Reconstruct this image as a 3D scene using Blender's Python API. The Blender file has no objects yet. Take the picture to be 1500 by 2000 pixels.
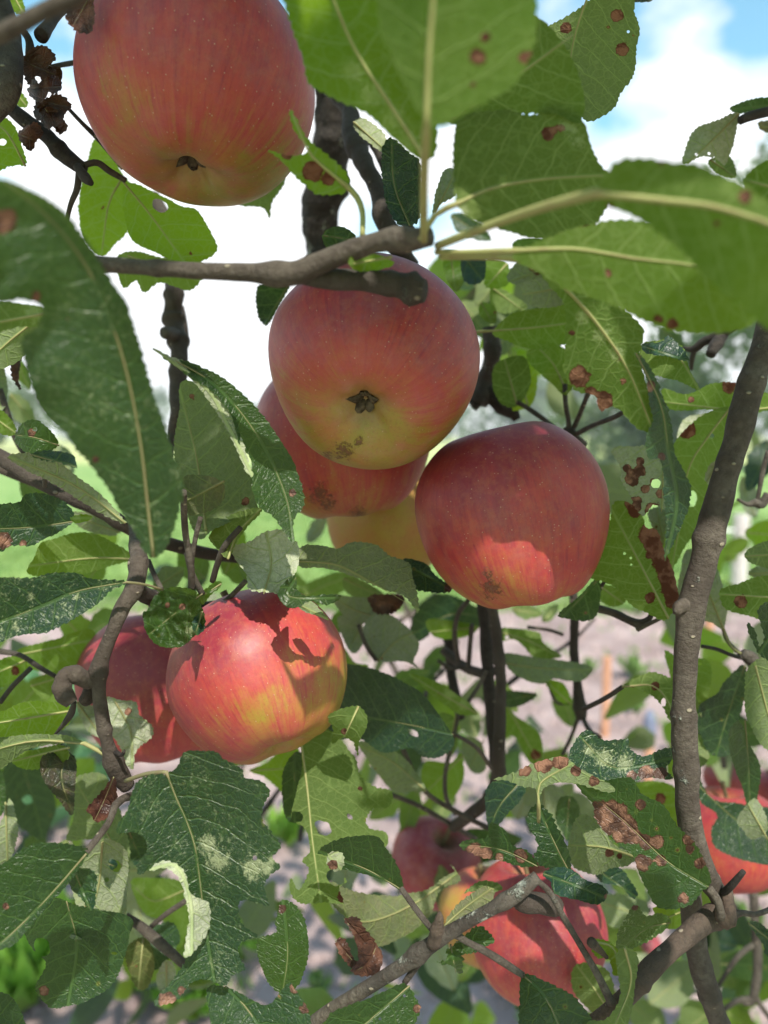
import bpy, math, random
import numpy as np
from mathutils import Vector, noise, Matrix
from mathutils.geometry import delaunay_2d_cdt

random.seed(7)
R = math.radians
sc = bpy.context.scene
COL = sc.collection

# ---------------------------------------------------------------- camera
FPX = 1472.0                      # focal length in pixels of a 1500 x 2000 frame
PITCH = R(5.8)
EYE = Vector((0.0, 0.0, 1.30))
FWD = Vector((0, math.cos(PITCH), -math.sin(PITCH)))
UPV = Vector((0, math.sin(PITCH), math.cos(PITCH)))
RGT = Vector((1, 0, 0))
cam = bpy.data.cameras.new('camera')
cam.sensor_fit = 'HORIZONTAL'
cam.sensor_width = 36.0
cam.lens = 36.0 * FPX / 1500.0
cam.clip_start = 0.01
cam.clip_end = 2000
cam.dof.use_dof = True
cam.dof.focus_distance = 0.262
cam.dof.aperture_fstop = 11.0
cam_o = bpy.data.objects.new('camera', cam)
COL.objects.link(cam_o)
cam_o.location = EYE
cam_o.rotation_euler = (R(90) - PITCH, 0, 0)
sc.camera = cam_o

# ---------------------------------------------------------------- sun, sky, exposure
TO_SUN = Vector((0.18, -0.60, 0.78)).normalized()
EXPOSURE = 0.68
sc.view_settings.view_transform = 'Standard'
sc.view_settings.look = 'None'
sc.view_settings.gamma = 1
sc.view_settings.use_curve_mapping = False
sc.view_settings.exposure = EXPOSURE
sun = bpy.data.lights.new('sun', 'SUN')
sun.energy = 5.0
sun.angle = R(0.5)
sun.color = (1.0, 0.93, 0.82)
sun_o = bpy.data.objects.new('sun', sun)
COL.objects.link(sun_o)
sun_o.rotation_euler = TO_SUN.to_track_quat('Z', 'Y').to_euler()

world = bpy.data.worlds.new('World')
sc.world = world
world.use_nodes = True
wn, wl = world.node_tree.nodes, world.node_tree.links
wn.clear()
w_out = wn.new('ShaderNodeOutputWorld')
w_bg = wn.new('ShaderNodeBackground')
w_sky = wn.new('ShaderNodeTexSky')
w_sky.sky_type = 'NISHITA'
w_sky.sun_disc = False
w_sky.sun_elevation = math.asin(TO_SUN.z)
w_sky.sun_rotation = math.atan2(TO_SUN.x, TO_SUN.y)
w_sky.air_density = 1.3
w_sky.dust_density = 0.6
w_sky.ozone_density = 1.0
w_bg.inputs['Strength'].default_value = 0.14
w_tc = wn.new('ShaderNodeTexCoord')
w_map = wn.new('ShaderNodeMapping')
w_map.inputs['Location'].default_value = (-0.85, 0.0, 0.22)
w_map.inputs['Scale'].default_value = (1.5, 1.5, 2.6)
w_noi = wn.new('ShaderNodeTexNoise')
w_noi.inputs['Scale'].default_value = 1.9
w_noi.inputs['Detail'].default_value = 7
w_noi.inputs['Roughness'].default_value = 0.52
w_rmp = wn.new('ShaderNodeValToRGB')
w_rmp.color_ramp.elements[0].position = 0.50
w_rmp.color_ramp.elements[1].position = 0.60
w_sep = wn.new('ShaderNodeSeparateXYZ')
w_hz = wn.new('ShaderNodeMapRange')     # clouds close up towards the horizon
w_hz.inputs['From Min'].default_value = 0.05
w_hz.inputs['From Max'].default_value = 0.46
w_hz.inputs['To Min'].default_value = 0.34
w_hz.inputs['To Max'].default_value = -0.03
w_add = wn.new('ShaderNodeMath'); w_add.operation = 'ADD'
w_mix = wn.new('ShaderNodeMixRGB')
w_mix.inputs['Color2'].default_value = (6.2, 6.3, 6.4, 1)
wl.new(w_tc.outputs['Generated'], w_map.inputs['Vector'])
wl.new(w_map.outputs[0], w_noi.inputs['Vector'])
wl.new(w_tc.outputs['Generated'], w_sep.inputs[0])
wl.new(w_sep.outputs['Z'], w_hz.inputs['Value'])
wl.new(w_noi.outputs['Fac'], w_add.inputs[0])
wl.new(w_hz.outputs[0], w_add.inputs[1])
wl.new(w_add.outputs[0], w_rmp.inputs[0])
wl.new(w_rmp.outputs[0], w_mix.inputs['Fac'])
w_tint = wn.new('ShaderNodeMixRGB'); w_tint.blend_type = 'MULTIPLY'; w_tint.inputs['Fac'].default_value = 1.0
w_tint.inputs['Color2'].default_value = (0.85, 1.22, 1.12, 1)
wl.new(w_sky.outputs[0], w_tint.inputs['Color1'])
wl.new(w_tint.outputs[0], w_mix.inputs['Color1'])
wl.new(w_mix.outputs[0], w_bg.inputs['Color'])
wl.new(w_bg.outputs[0], w_out.inputs['Surface'])


def P(px, py, d):
    """The point d metres in front of the lens that is seen at photo pixel (px, py)."""
    return EYE + FWD * d + RGT * ((px - 750.0) / FPX * d) + UPV * ((1000.0 - py) / FPX * d)


def ground_at(px, py, z=0.0):
    v = FWD + RGT * ((px - 750.0) / FPX) + UPV * ((1000.0 - py) / FPX)
    k = (z - EYE.z) / v.z
    return EYE + v * k


# ---------------------------------------------------------------- object helpers
def tag(o, label=None, cat=None, group=None, kind=None):
    if label: o['label'] = label
    if cat: o['category'] = cat
    if group: o['group'] = group
    if kind: o['kind'] = kind
    return o


def empty(name, loc, label=None, cat=None, group=None):
    o = bpy.data.objects.new(name, None)
    COL.objects.link(o)
    o.empty_display_size = 0.05
    o.location = loc
    return tag(o, label, cat, group)


def mesh_obj(name, verts, faces, mat, parent=None, loc=(0, 0, 0), smooth=True):
    me = bpy.data.meshes.new(name)
    me.from_pydata([tuple(v) for v in verts], [], [tuple(f) for f in faces])
    if smooth:
        me.polygons.foreach_set('use_smooth', [True] * len(me.polygons))
    if mat: me.materials.append(mat)
    me.update()
    o = bpy.data.objects.new(name, me)
    COL.objects.link(o)
    o.location = loc
    if parent: o.parent = parent
    return o


# ---------------------------------------------------------------- node helpers
class NT:
    def __init__(s, name):
        s.m = bpy.data.materials.new(name)
        s.m.use_nodes = True
        s.n, s.l = s.m.node_tree.nodes, s.m.node_tree.links
        s.n.clear()
        s.out = s.n.new('ShaderNodeOutputMaterial')

    def put(s, sock, v):
        if isinstance(v, bpy.types.NodeSocket): s.l.new(v, sock)
        elif v is not None:
            if isinstance(v, tuple) and len(v) == 3 and sock.type == 'RGBA': v = v + (1,)
            sock.default_value = v

    def math(s, op, a, b=None, c=None, clamp=False):
        n = s.n.new('ShaderNodeMath'); n.operation = op; n.use_clamp = clamp
        s.put(n.inputs[0], a)
        if b is not None: s.put(n.inputs[1], b)
        if c is not None: s.put(n.inputs[2], c)
        return n.outputs[0]

    def step(s, v, lo, hi):
        n = s.n.new('ShaderNodeMapRange'); n.interpolation_type = 'SMOOTHSTEP'
        s.put(n.inputs['Value'], v); s.put(n.inputs['From Min'], lo); s.put(n.inputs['From Max'], hi)
        return n.outputs[0]

    def mix(s, f, a, b, mode='MIX'):
        n = s.n.new('ShaderNodeMixRGB'); n.blend_type = mode
        s.put(n.inputs[0], f); s.put(n.inputs[1], a); s.put(n.inputs[2], b)
        return n.outputs[0]

    def noise(s, vec, scale, detail=4, rough=0.55, dist=0.0, out='Fac'):
        n = s.n.new('ShaderNodeTexNoise')
        s.put(n.inputs['Vector'], vec); s.put(n.inputs['Scale'], scale)
        n.inputs['Detail'].default_value = detail; n.inputs['Roughness'].default_value = rough
        n.inputs['Distortion'].default_value = dist
        return n.outputs[out]

    def voro(s, vec, scale, feature='F1', out='Distance', rnd=1.0):
        n = s.n.new('ShaderNodeTexVoronoi'); n.feature = feature
        s.put(n.inputs['Vector'], vec); s.put(n.inputs['Scale'], scale)
        n.inputs['Randomness'].default_value = rnd
        return n.outputs[out]

    def attr(s, name, kind='OBJECT', out='Fac'):
        n = s.n.new('ShaderNodeAttribute'); n.attribute_type = kind; n.attribute_name = name
        return n.outputs[out]

    def xyz(s, v):
        n = s.n.new('ShaderNodeSeparateXYZ'); s.put(n.inputs[0], v); return n.outputs

    def cxyz(s, x, y, z):
        n = s.n.new('ShaderNodeCombineXYZ')
        for i, v in enumerate((x, y, z)): s.put(n.inputs[i], v)
        return n.outputs[0]

    def vadd(s, a, b, op='ADD'):
        n = s.n.new('ShaderNodeVectorMath'); n.operation = op
        s.put(n.inputs[0], a); s.put(n.inputs[1], b); return n.outputs[0]

    def coord(s, which='Object'):
        return s.n.new('ShaderNodeTexCoord').outputs[which]

    def bump(s, h, strength=0.3, dist=0.001, normal=None):
        n = s.n.new('ShaderNodeBump')
        s.put(n.inputs['Height'], h); s.put(n.inputs['Strength'], strength); s.put(n.inputs['Distance'], dist)
        if normal: s.put(n.inputs['Normal'], normal)
        return n.outputs[0]

    def bsdf(s, col, rough=0.6, spec=0.5, normal=None, coat=0.0, sss=0.0):
        n = s.n.new('ShaderNodeBsdfPrincipled')
        s.put(n.inputs['Base Color'], col); s.put(n.inputs['Roughness'], rough)
        s.put(n.inputs['Specular IOR Level'], spec)
        s.put(n.inputs['Coat Weight'], coat)
        n.inputs['Coat Roughness'].default_value = 0.3
        if normal is not None: s.put(n.inputs['Normal'], normal)
        return n.outputs[0]

    def done(s, shader):
        s.l.new(shader, s.out.inputs['Surface']); return s.m


def seeded(nt, vec, scale=17.0):
    sd = nt.attr('seed')
    return nt.vadd(vec, nt.cxyz(nt.math('MULTIPLY', sd, scale), nt.math('MULTIPLY', sd, scale * 0.37), nt.math('MULTIPLY', sd, scale * 0.71)))


# ---------------------------------------------------------------- materials
def leaf_material():
    nt = NT('apple_leaf')
    uv = nt.coord('UV')
    x = nt.xyz(uv); s_, t_ = x[0], x[1]
    at = nt.math('ABSOLUTE', t_)
    vec = seeded(nt, uv)
    n1 = nt.noise(vec, 1.1, 3)
    wob = nt.math('MULTIPLY', nt.math('SUBTRACT', n1, 0.5), 0.45)
    # lateral veins leave the midrib at a slant and curve towards the tip
    ph = nt.math('SUBTRACT', s_, nt.math('MULTIPLY', nt.math('POWER', at, 1.25), 0.62))
    ph = nt.math('ADD', ph, nt.math('ADD', wob, nt.math('MULTIPLY', nt.math('GREATER_THAN', t_, 0.0), 0.38)))
    fr = nt.math('FRACT', nt.math('MULTIPLY', ph, 1.30))
    dv = nt.math('ABSOLUTE', nt.math('SUBTRACT', fr, 0.5))          # 0 = on a vein
    wv = nt.math('SUBTRACT', 0.075, nt.math('MULTIPLY', at, 0.016))
    vein = nt.math('SUBTRACT', 1.0, nt.step(dv, 0.008, wv), clamp=True)
    rib = nt.math('SUBTRACT', 1.0, nt.step(at, 0.03, 0.085), clamp=True)
    dist = nt.vadd(uv, nt.vadd(nt.noise(vec, 3.0, 2, out='Color'), (0.18, 0.18, 0.18), 'MULTIPLY'))
    cell = nt.voro(dist, 3.1, 'DISTANCE_TO_EDGE')
    net = nt.math('SUBTRACT', 1.0, nt.step(cell, 0.0, 0.10), clamp=True)
    cell2 = nt.voro(dist, 8.5, 'DISTANCE_TO_EDGE')
    net2 = nt.math('SUBTRACT', 1.0, nt.step(cell2, 0.0, 0.14), clamp=True)
    veins = nt.math('MAXIMUM', nt.math('MAXIMUM', vein, rib), nt.math('MAXIMUM', nt.math('MULTIPLY', net, 0.5), nt.math('MULTIPLY', net2, 0.22)))
    tone, blue, dead = nt.attr('tone'), nt.attr('blue'), nt.attr('dead')
    big = nt.noise(vec, 0.55, 3)
    fine = nt.noise(vec, 7.0, 5, 0.65)
    # upper face
    up = nt.mix(tone, (0.005, 0.020, 0.008), (0.034, 0.088, 0.006))
    up = nt.mix(blue, up, (0.006, 0.026, 0.028))
    up = nt.mix(nt.math('MULTIPLY', nt.step(big, 0.45, 0.75), 0.45), up, (0.018, 0.050, 0.004))
    up = nt.mix(nt.math('MULTIPLY', nt.step(fine, 0.40, 0.75), 0.30), up, (0.014, 0.040, 0.012))
    up = nt.mix(nt.math('MULTIPLY', veins, 0.50), up, (0.050, 0.105, 0.026))
    # lower face: paler, felted
    lo = nt.mix(tone, (0.085, 0.112, 0.046), (0.034, 0.088, 0.006))
    lo = nt.mix(nt.math('POWER', blue, 1.3), lo, (0.340, 0.360, 0.280))
    lo = nt.mix(nt.math('MULTIPLY', nt.step(fine, 0.35, 0.75), 0.45), lo, (0.055, 0.090, 0.028))
    lo = nt.mix(nt.math('MULTIPLY', nt.step(big, 0.45, 0.78), 0.30), lo, (0.150, 0.170, 0.050))
    lo = nt.mix(nt.math('MULTIPLY', veins, 0.60), lo, (0.210, 0.280, 0.095))
    back = nt.n.new('ShaderNodeNewGeometry').outputs['Backfacing']
    col = nt.mix(back, up, lo)
    # pale chewed or sprayed specks
    spk = nt.attr('speck')
    sn = nt.noise(vec, 9.0, 6, 0.75)
    spm = nt.math('MULTIPLY', nt.step(nt.math('ADD', sn, nt.math('MULTIPLY', nt.noise(vec, 1.3, 2), 0.30)), 0.715, 0.80), spk)
    col = nt.mix(nt.math('MULTIPLY', spm, 0.75), col, (0.40, 0.46, 0.27))
    # ringed brown spots
    sp = nt.attr('spots')
    vd = nt.voro(vec, 1.7, 'F1')
    vc = nt.xyz(nt.voro(vec, 1.7, 'F1', 'Color'))
    on = nt.math('LESS_THAN', vc[0], sp)
    rad = nt.math('MULTIPLY', nt.math('ADD', vc[1], 0.22), 0.105)
    rr = nt.math('DIVIDE', nt.math('ADD', vd, nt.math('MULTIPLY', nt.math('SUBTRACT', fine, 0.5), 0.16)), rad)
    ins = nt.math('MULTIPLY', nt.math('SUBTRACT', 1.0, nt.step(rr, 0.85, 1.05)), on)
    core = nt.math('MULTIPLY', nt.math('SUBTRACT', 1.0, nt.step(rr, 0.45, 0.70)), on)
    halo = nt.math('MULTIPLY', nt.math('SUBTRACT', 1.0, nt.step(rr, 0.9, 2.1)), on)
    col = nt.mix(nt.math('MULTIPLY', halo, 0.45), col, (0.20, 0.20, 0.035))
    col = nt.mix(nt.math('MULTIPLY', ins, 0.85), col, (0.060, 0.026, 0.014))
    col = nt.mix(nt.math('MULTIPLY', core, nt.math('GREATER_THAN', vc[2], 0.45)), col, (0.27, 0.15, 0.09))
    # large blotches carried by the mesh
    bl = nt.math('ADD', nt.attr('blotch', 'GEOMETRY'), nt.math('MULTIPLY', nt.math('SUBTRACT', nt.noise(vec, 2.4, 6, 0.68), 0.5), 0.85))
    bm = nt.step(bl, 0.40, 0.47)
    rim = nt.math('SUBTRACT', 1.0, nt.step(nt.math('ABSOLUTE', nt.math('SUBTRACT', bl, 0.45)), 0.03, 0.08))
    bcol = nt.mix(nt.step(nt.noise(vec, 2.1, 3), 0.42, 0.62), (0.060, 0.032, 0.024), (0.26, 0.140, 0.095))
    bcol = nt.mix(nt.math('MULTIPLY', rim, 0.75), bcol, (0.06, 0.028, 0.016))
    col = nt.mix(bm, col, bcol)
    pa = nt.math('ADD', nt.attr('bleach', 'GEOMETRY'), nt.math('MULTIPLY', nt.math('SUBTRACT', nt.noise(vec, 9.0, 7, 0.8), 0.5), 2.0))  # pale leaf marks; some paint sun patches onto the blade
    col = nt.mix(nt.math('MULTIPLY', nt.step(pa, 0.50, 0.80), 0.42), col, (0.46, 0.50, 0.30))
    # dead tissue
    dcol = nt.mix(nt.step(nt.noise(vec, 1.6, 5, 0.65), 0.35, 0.70), (0.035, 0.016, 0.014), (0.17, 0.075, 0.050))
    col = nt.mix(dead, col, dcol)
    # relief: quilted between the veins
    h = nt.math('ADD', nt.math('MULTIPLY', veins, -0.8), nt.math('MULTIPLY', fine, 0.35))
    nrm = nt.bump(h, 0.65, 0.0008)
    rough = nt.math('ADD', nt.math('MULTIPLY', back, 0.36), 0.37)
    rough = nt.math('ADD', rough, nt.math('MULTIPLY', nt.math('SUBTRACT', fine, 0.5), 0.30))
    spec = nt.math('SUBTRACT', 0.36, nt.math('MULTIPLY', back, 0.30))
    surf = nt.bsdf(col, rough, spec, nrm)
    tr = nt.n.new('ShaderNodeBsdfTranslucent')
    tcol = nt.mix(tone, (0.090, 0.180, 0.030), (0.360, 0.580, 0.022))
    tcol = nt.mix(nt.math('MULTIPLY', veins, 0.65), tcol, (0.33, 0.50, 0.12))
    tcol = nt.mix(bm, tcol, (0.16, 0.045, 0.015))
    tcol = nt.mix(nt.math('MULTIPLY', ins, 0.8), tcol, (0.15, 0.03, 0.01))
    tcol = nt.mix(dead, tcol, (0.05, 0.012, 0.006))
    nt.put(tr.inputs['Color'], tcol)
    ms = nt.n.new('ShaderNodeMixShader'); nt.put(ms.inputs[0], nt.math('ADD', nt.math('SUBTRACT', nt.math('MULTIPLY', tone, 0.38), nt.math('MULTIPLY', blue, 0.16)), 0.24, clamp=True))
    nt.l.new(surf, ms.inputs[1]); nt.l.new(tr.outputs[0], ms.inputs[2])
    return nt.done(ms.outputs[0])


def stalk_material():
    nt = NT('leaf_stalk')
    v = nt.coord('Object')
    n = nt.noise(v, 220, 4)
    tone = nt.attr('tone')
    c = nt.mix(tone, (0.155, 0.145, 0.075), (0.300, 0.310, 0.120))
    c = nt.mix(nt.math('MULTIPLY', nt.step(n, 0.45, 0.75), 0.45), c, (0.17, 0.095, 0.060))
    return nt.done(nt.bsdf(c, 0.65, 0.3, nt.bump(n, 0.2, 0.0003)))


def bark_material():
    nt = NT('bark')
    v = seeded(nt, nt.coord('Object'), 3.1)
    uv = nt.coord('UV')
    g = nt.noise(v, 55, 6, 0.65)
    f = nt.noise(v, 420, 6, 0.7)
    ring = nt.noise(nt.vadd(uv, (90, 4, 1), 'MULTIPLY'), 1.0, 5, 0.6, 0.6)     # wrinkles round the twig
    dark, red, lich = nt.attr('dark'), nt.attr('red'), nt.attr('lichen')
    c = nt.mix(nt.step(g, 0.35, 0.68), (0.036, 0.031, 0.026), (0.130, 0.116, 0.096))
    c = nt.mix(red, c, (0.115, 0.078, 0.058))
    c = nt.mix(nt.math('MULTIPLY', nt.step(f, 0.42, 0.66), 0.75), c, (0.050, 0.038, 0.030))
    c = nt.mix(nt.math('MULTIPLY', nt.step(ring, 0.54, 0.66), nt.math('MULTIPLY', nt.step(g, 0.45, 0.6), 0.45)), c, (0.045, 0.034, 0.028))
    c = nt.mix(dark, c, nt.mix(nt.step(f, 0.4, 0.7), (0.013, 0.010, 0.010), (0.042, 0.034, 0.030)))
    ln = nt.voro(nt.vadd(v, (1, 1, 1.5), 'MULTIPLY'), 210, 'F1')
    lc = nt.xyz(nt.voro(nt.vadd(v, (1, 1, 1.5), 'MULTIPLY'), 210, 'F1', 'Color'))
    lent = nt.math('MULTIPLY', nt.math('SUBTRACT', 1.0, nt.step(nt.math('ADD', ln, nt.math('MULTIPLY', lc[1], 0.14)), 0.18, 0.30)), nt.math('LESS_THAN', lc[0], 0.22))
    c = nt.mix(nt.math('MULTIPLY', lent, nt.math('SUBTRACT', 0.85, nt.math('MULTIPLY', dark, 0.6))), c, (0.330, 0.290, 0.220))
    ll = nt.math('MULTIPLY', nt.step(nt.math('ADD', nt.noise(v, 70, 6, 0.7), nt.math('MULTIPLY', lich, 0.22)), 0.68, 0.74), nt.step(lich, 0.02, 0.2))
    c = nt.mix(ll, c, nt.mix(nt.step(f, 0.4, 0.6), (0.16, 0.175, 0.155), (0.33, 0.35, 0.30)))
    h = nt.math('ADD', nt.math('ADD', nt.math('MULTIPLY', f, 0.9), nt.math('MULTIPLY', ring, 0.28)), nt.math('ADD', nt.math('MULTIPLY', lent, 0.5), nt.math('MULTIPLY', ll, 0.8)))
    return nt.done(nt.bsdf(c, 0.72, 0.32, nt.bump(h, 1.0, 0.0016)))


def apple_material():
    nt = NT('apple_skin')
    g = nt.coord('Object')                       # object axes: +Z is the stem end, unit radius via 'size'
    size = nt.attr('size')
    u = nt.vadd(g, nt.cxyz(size, size, size), 'DIVIDE')
    x = nt.xyz(u)
    ang = nt.math('ARCTAN2', x[1], x[0])
    rr = nt.math('SQRT', nt.math('ADD', nt.math('MULTIPLY', x[0], x[0]), nt.math('MULTIPLY', x[1], x[1])))
    ca = nt.math('COSINE', ang); sa = nt.math('SINE', ang)
    us = seeded(nt, u, 9.0)
    # stripes run stem to calyx
    sv = seeded(nt, nt.cxyz(nt.math('MULTIPLY', ca, 4.6), nt.math('MULTIPLY', sa, 4.6), nt.math('MULTIPLY', x[2], 0.75)), 9.0)
    st = nt.noise(sv, 2.4, 6, 0.68, 0.25)
    sv2 = seeded(nt, nt.cxyz(nt.math('MULTIPLY', ca, 14.0), nt.math('MULTIPLY', sa, 14.0), nt.math('MULTIPLY', x[2], 1.8)), 5.0)
    st2 = nt.noise(sv2, 1.7, 5, 0.7)
    blob = nt.noise(us, 1.15, 3, 0.5)
    blush, gside = nt.attr('blush'), nt.attr('green')
    sx, sy, sz = nt.attr('face_x'), nt.attr('face_y'), nt.attr('face_z')
    facing = nt.math('ADD', nt.math('ADD', nt.math('MULTIPLY', x[0], sx), nt.math('MULTIPLY', x[1], sy)), nt.math('MULTIPLY', x[2], sz))
    r = nt.math('ADD', nt.math('MULTIPLY', facing, 0.62), nt.math('MULTIPLY', nt.math('SUBTRACT', blob, 0.5), 1.2))
    eqt = nt.math('ADD', nt.math('MULTIPLY', nt.step(rr, 0.15, 0.75), 0.8), 0.2)
    stb = nt.noise(us, 3.0, 6, 0.65)
    r = nt.math('ADD', r, nt.math('MULTIPLY', nt.math('MULTIPLY', nt.math('SUBTRACT', st, 0.5), 0.85), eqt))
    r = nt.math('ADD', r, nt.math('MULTIPLY', nt.math('SUBTRACT', stb, 0.5), 1.0))
    r = nt.math('ADD', r, nt.math('MULTIPLY', nt.math('MULTIPLY', nt.math('SUBTRACT', st2, 0.5), 0.40), eqt))
    r = nt.math('ADD', r, blush)
    red = nt.step(r, 0.08, 0.78)
    deep = nt.step(r, 0.62, 1.35)
    yel = nt.mix(gside, (0.37, 0.220, 0.034), (0.200, 0.190, 0.022))
    yel = nt.mix(nt.step(nt.noise(us, 2.5, 4), 0.4, 0.7), yel, (0.34, 0.160, 0.036))
    c = nt.mix(red, yel, (0.345, 0.036, 0.034))
    c = nt.mix(nt.math('MULTIPLY', nt.math('MULTIPLY', red, eqt), nt.step(st2, 0.48, 0.72)), c, (0.265, 0.019, 0.034))
    c = nt.mix(nt.math('MULTIPLY', deep, 0.85), c, (0.165, 0.008, 0.027))
    # calyx and stem hollows: green-brown, russet
    low = nt.math('SUBTRACT', 1.0, nt.step(rr, 0.08, 0.34))
    c = nt.mix(nt.math('MULTIPLY', nt.math('MULTIPLY', low, nt.step(stb, 0.25, 0.6)), 0.75), c, (0.230, 0.200, 0.055))
    # skin dots and a faint waxy bloom
    mott = nt.noise(us, 9.0, 8, 0.78)
    c = nt.mix(nt.math('MULTIPLY', nt.step(mott, 0.42, 0.66), 0.30), c, (0.360, 0.120, 0.050))
    c = nt.mix(nt.math('MULTIPLY', nt.step(nt.noise(us, 34.0, 5, 0.7), 0.48, 0.70), 0.30), c, (0.170, 0.030, 0.026))
    ld = nt.voro(us, 21.0, 'F1'); lc = nt.xyz(nt.voro(us, 21.0, 'F1', 'Color'))
    dots = nt.math('MULTIPLY', nt.math('SUBTRACT', 1.0, nt.step(ld, 0.05, 0.17)), nt.math('GREATER_THAN', lc[0], 0.35))
    c = nt.mix(nt.math('MULTIPLY', dots, 0.55), c, (0.50, 0.34, 0.25))
    ld2 = nt.voro(us, 6.5, 'F1'); lc2 = nt.xyz(nt.voro(us, 6.5, 'F1', 'Color'))
    pits = nt.math('MULTIPLY', nt.math('SUBTRACT', 1.0, nt.step(ld2, 0.02, 0.055)), nt.math('GREATER_THAN', lc2[1], 0.70))
    c = nt.mix(nt.math('MULTIPLY', pits, 0.8), c, (0.10, 0.035, 0.02))
    bloomn = nt.noise(us, 3.0, 8, 0.75)
    c = nt.mix(nt.math('MULTIPLY', nt.math('MULTIPLY', nt.step(bloomn, 0.40, 0.72), nt.attr('bloom')), 0.30), c, (0.54, 0.34, 0.38))
    scv = nt.math('ADD', nt.attr('scar', 'GEOMETRY'), 0.0)
    sn = nt.noise(us, 26, 6, 0.8, 0.6)
    scar = nt.math('MULTIPLY', nt.step(nt.math('ADD', sn, nt.math('MULTIPLY', scv, 0.28)), 0.66, 0.74), nt.step(scv, 0.05, 0.4))
    c = nt.mix(nt.math('MULTIPLY', scar, 0.9), c, (0.13, 0.050, 0.025))
    h = nt.math('ADD', nt.math('MULTIPLY', dots, 0.25), nt.math('ADD', nt.math('MULTIPLY', bloomn, 0.4), nt.math('MULTIPLY', scar, -1.0)))
    rough = nt.math('ADD', 0.30, nt.math('MULTIPLY', bloomn, 0.38))
    lump = nt.bump(nt.noise(us, 4.5, 3, 0.55), 0.22, 0.0012)
    s1 = nt.bsdf(c, rough, 0.50, nt.bump(h, 0.7, 0.0006, lump), 0.0)
    return nt.done(s1)


def plain(name, c1, c2, scale, rough=0.8, bump=0.3, dist=0.001, spec=0.3, trans=None, coord='Object'):
    nt = NT(name)
    v = nt.coord(coord)
    n = nt.noise(v, scale, 6, 0.6)
    c = nt.mix(nt.step(n, 0.32, 0.70), c1, c2)
    s1 = nt.bsdf(c, rough, spec, nt.bump(n, bump, dist))
    if trans:
        tr = nt.n.new('ShaderNodeBsdfTranslucent'); nt.put(tr.inputs['Color'], trans)
        ms = nt.n.new('ShaderNodeMixShader'); ms.inputs[0].default_value = 0.4
        nt.l.new(s1, ms.inputs[1]); nt.l.new(tr.outputs[0], ms.inputs[2]); s1 = ms.outputs[0]
    return nt.done(s1)


M_LEAF, M_STALK, M_BARK, M_APPLE = leaf_material(), stalk_material(), bark_material(), apple_material()
M_CALYX = plain('dry_calyx', (0.030, 0.022, 0.014), (0.130, 0.100, 0.065), 300)
M_STEM = plain('apple_stem', (0.10, 0.075, 0.040), (0.20, 0.16, 0.08), 200)

# ================================================================ geometry builders
def pts(s):
    return [tuple(float(c) for c in p.split(',')) for p in s.split()]


def catmull(p, closed, step):
    """Resampled Catmull-Rom curve through p (any dimension)."""
    p = np.array(p, float)
    n = len(p)
    out = []
    segs = n if closed else n - 1
    for i in range(segs):
        if closed:
            a, b, c, d = p[(i - 1) % n], p[i], p[(i + 1) % n], p[(i + 2) % n]
        else:
            b, c = p[i], p[i + 1]
            a = p[i - 1] if i > 0 else 2 * b - c
            d = p[i + 2] if i + 2 < n else 2 * c - b
        L = np.linalg.norm((c - b)[:2]) if len(b) < 3 else np.linalg.norm((c - b)[:3])
        k = max(1, int(math.ceil(L / step)))
        for j in range(k):
            t = j / k
            out.append(0.5 * ((2 * b) + (c - a) * t + (2 * a - 5 * b + 4 * c - d) * t * t + (3 * b - a - 3 * c + d) * t ** 3))
    if not closed: out.append(p[-1])
    return np.array(out)


def inside(q, poly):
    x, y = q[:, 0], q[:, 1]
    r = np.zeros(len(q), bool)
    n = len(poly)
    for i in range(n):
        x1, y1 = poly[i]; x2, y2 = poly[(i + 1) % n]
        if y1 == y2: continue
        c = ((y1 > y) != (y2 > y)) & (x < (x2 - x1) * (y - y1) / (y2 - y1) + x1)
        r ^= c
    return r


def near_line(q, line):
    """For every point: arc length, signed distance and progress 0..1 along an open polyline that is extended at both ends."""
    best = np.full(len(q), 1e18); S = np.zeros(len(q)); T = np.zeros(len(q))
    acc = 0.0
    n = len(line) - 1
    for i in range(n):
        a, b = line[i], line[i + 1]
        v = b - a; L = np.linalg.norm(v)
        if L < 1e-9: continue
        v = v / L
        w = q - a
        s = w @ v
        lo = -1e9 if i == 0 else 0.0
        hi = 1e9 if i == n - 1 else L
        sc_ = np.clip(s, lo, hi)
        t = w[:, 0] * v[1] - w[:, 1] * v[0]
        dx = s - sc_
        dd = t * t + dx * dx
        m = dd < best
        best[m] = dd[m]; S[m] = acc + sc_[m]; T[m] = np.where(t[m] >= 0, 1, -1) * np.sqrt(dd[m])
        acc += L
    return S, T, acc


TREE = empty('apple_tree', (0.42, 0.55, 0.0), 'apple tree with insect-chewed leaves and grey-brown branches filling the foreground', 'tree')
LEAVES = []
rs = random.Random(11)


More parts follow.
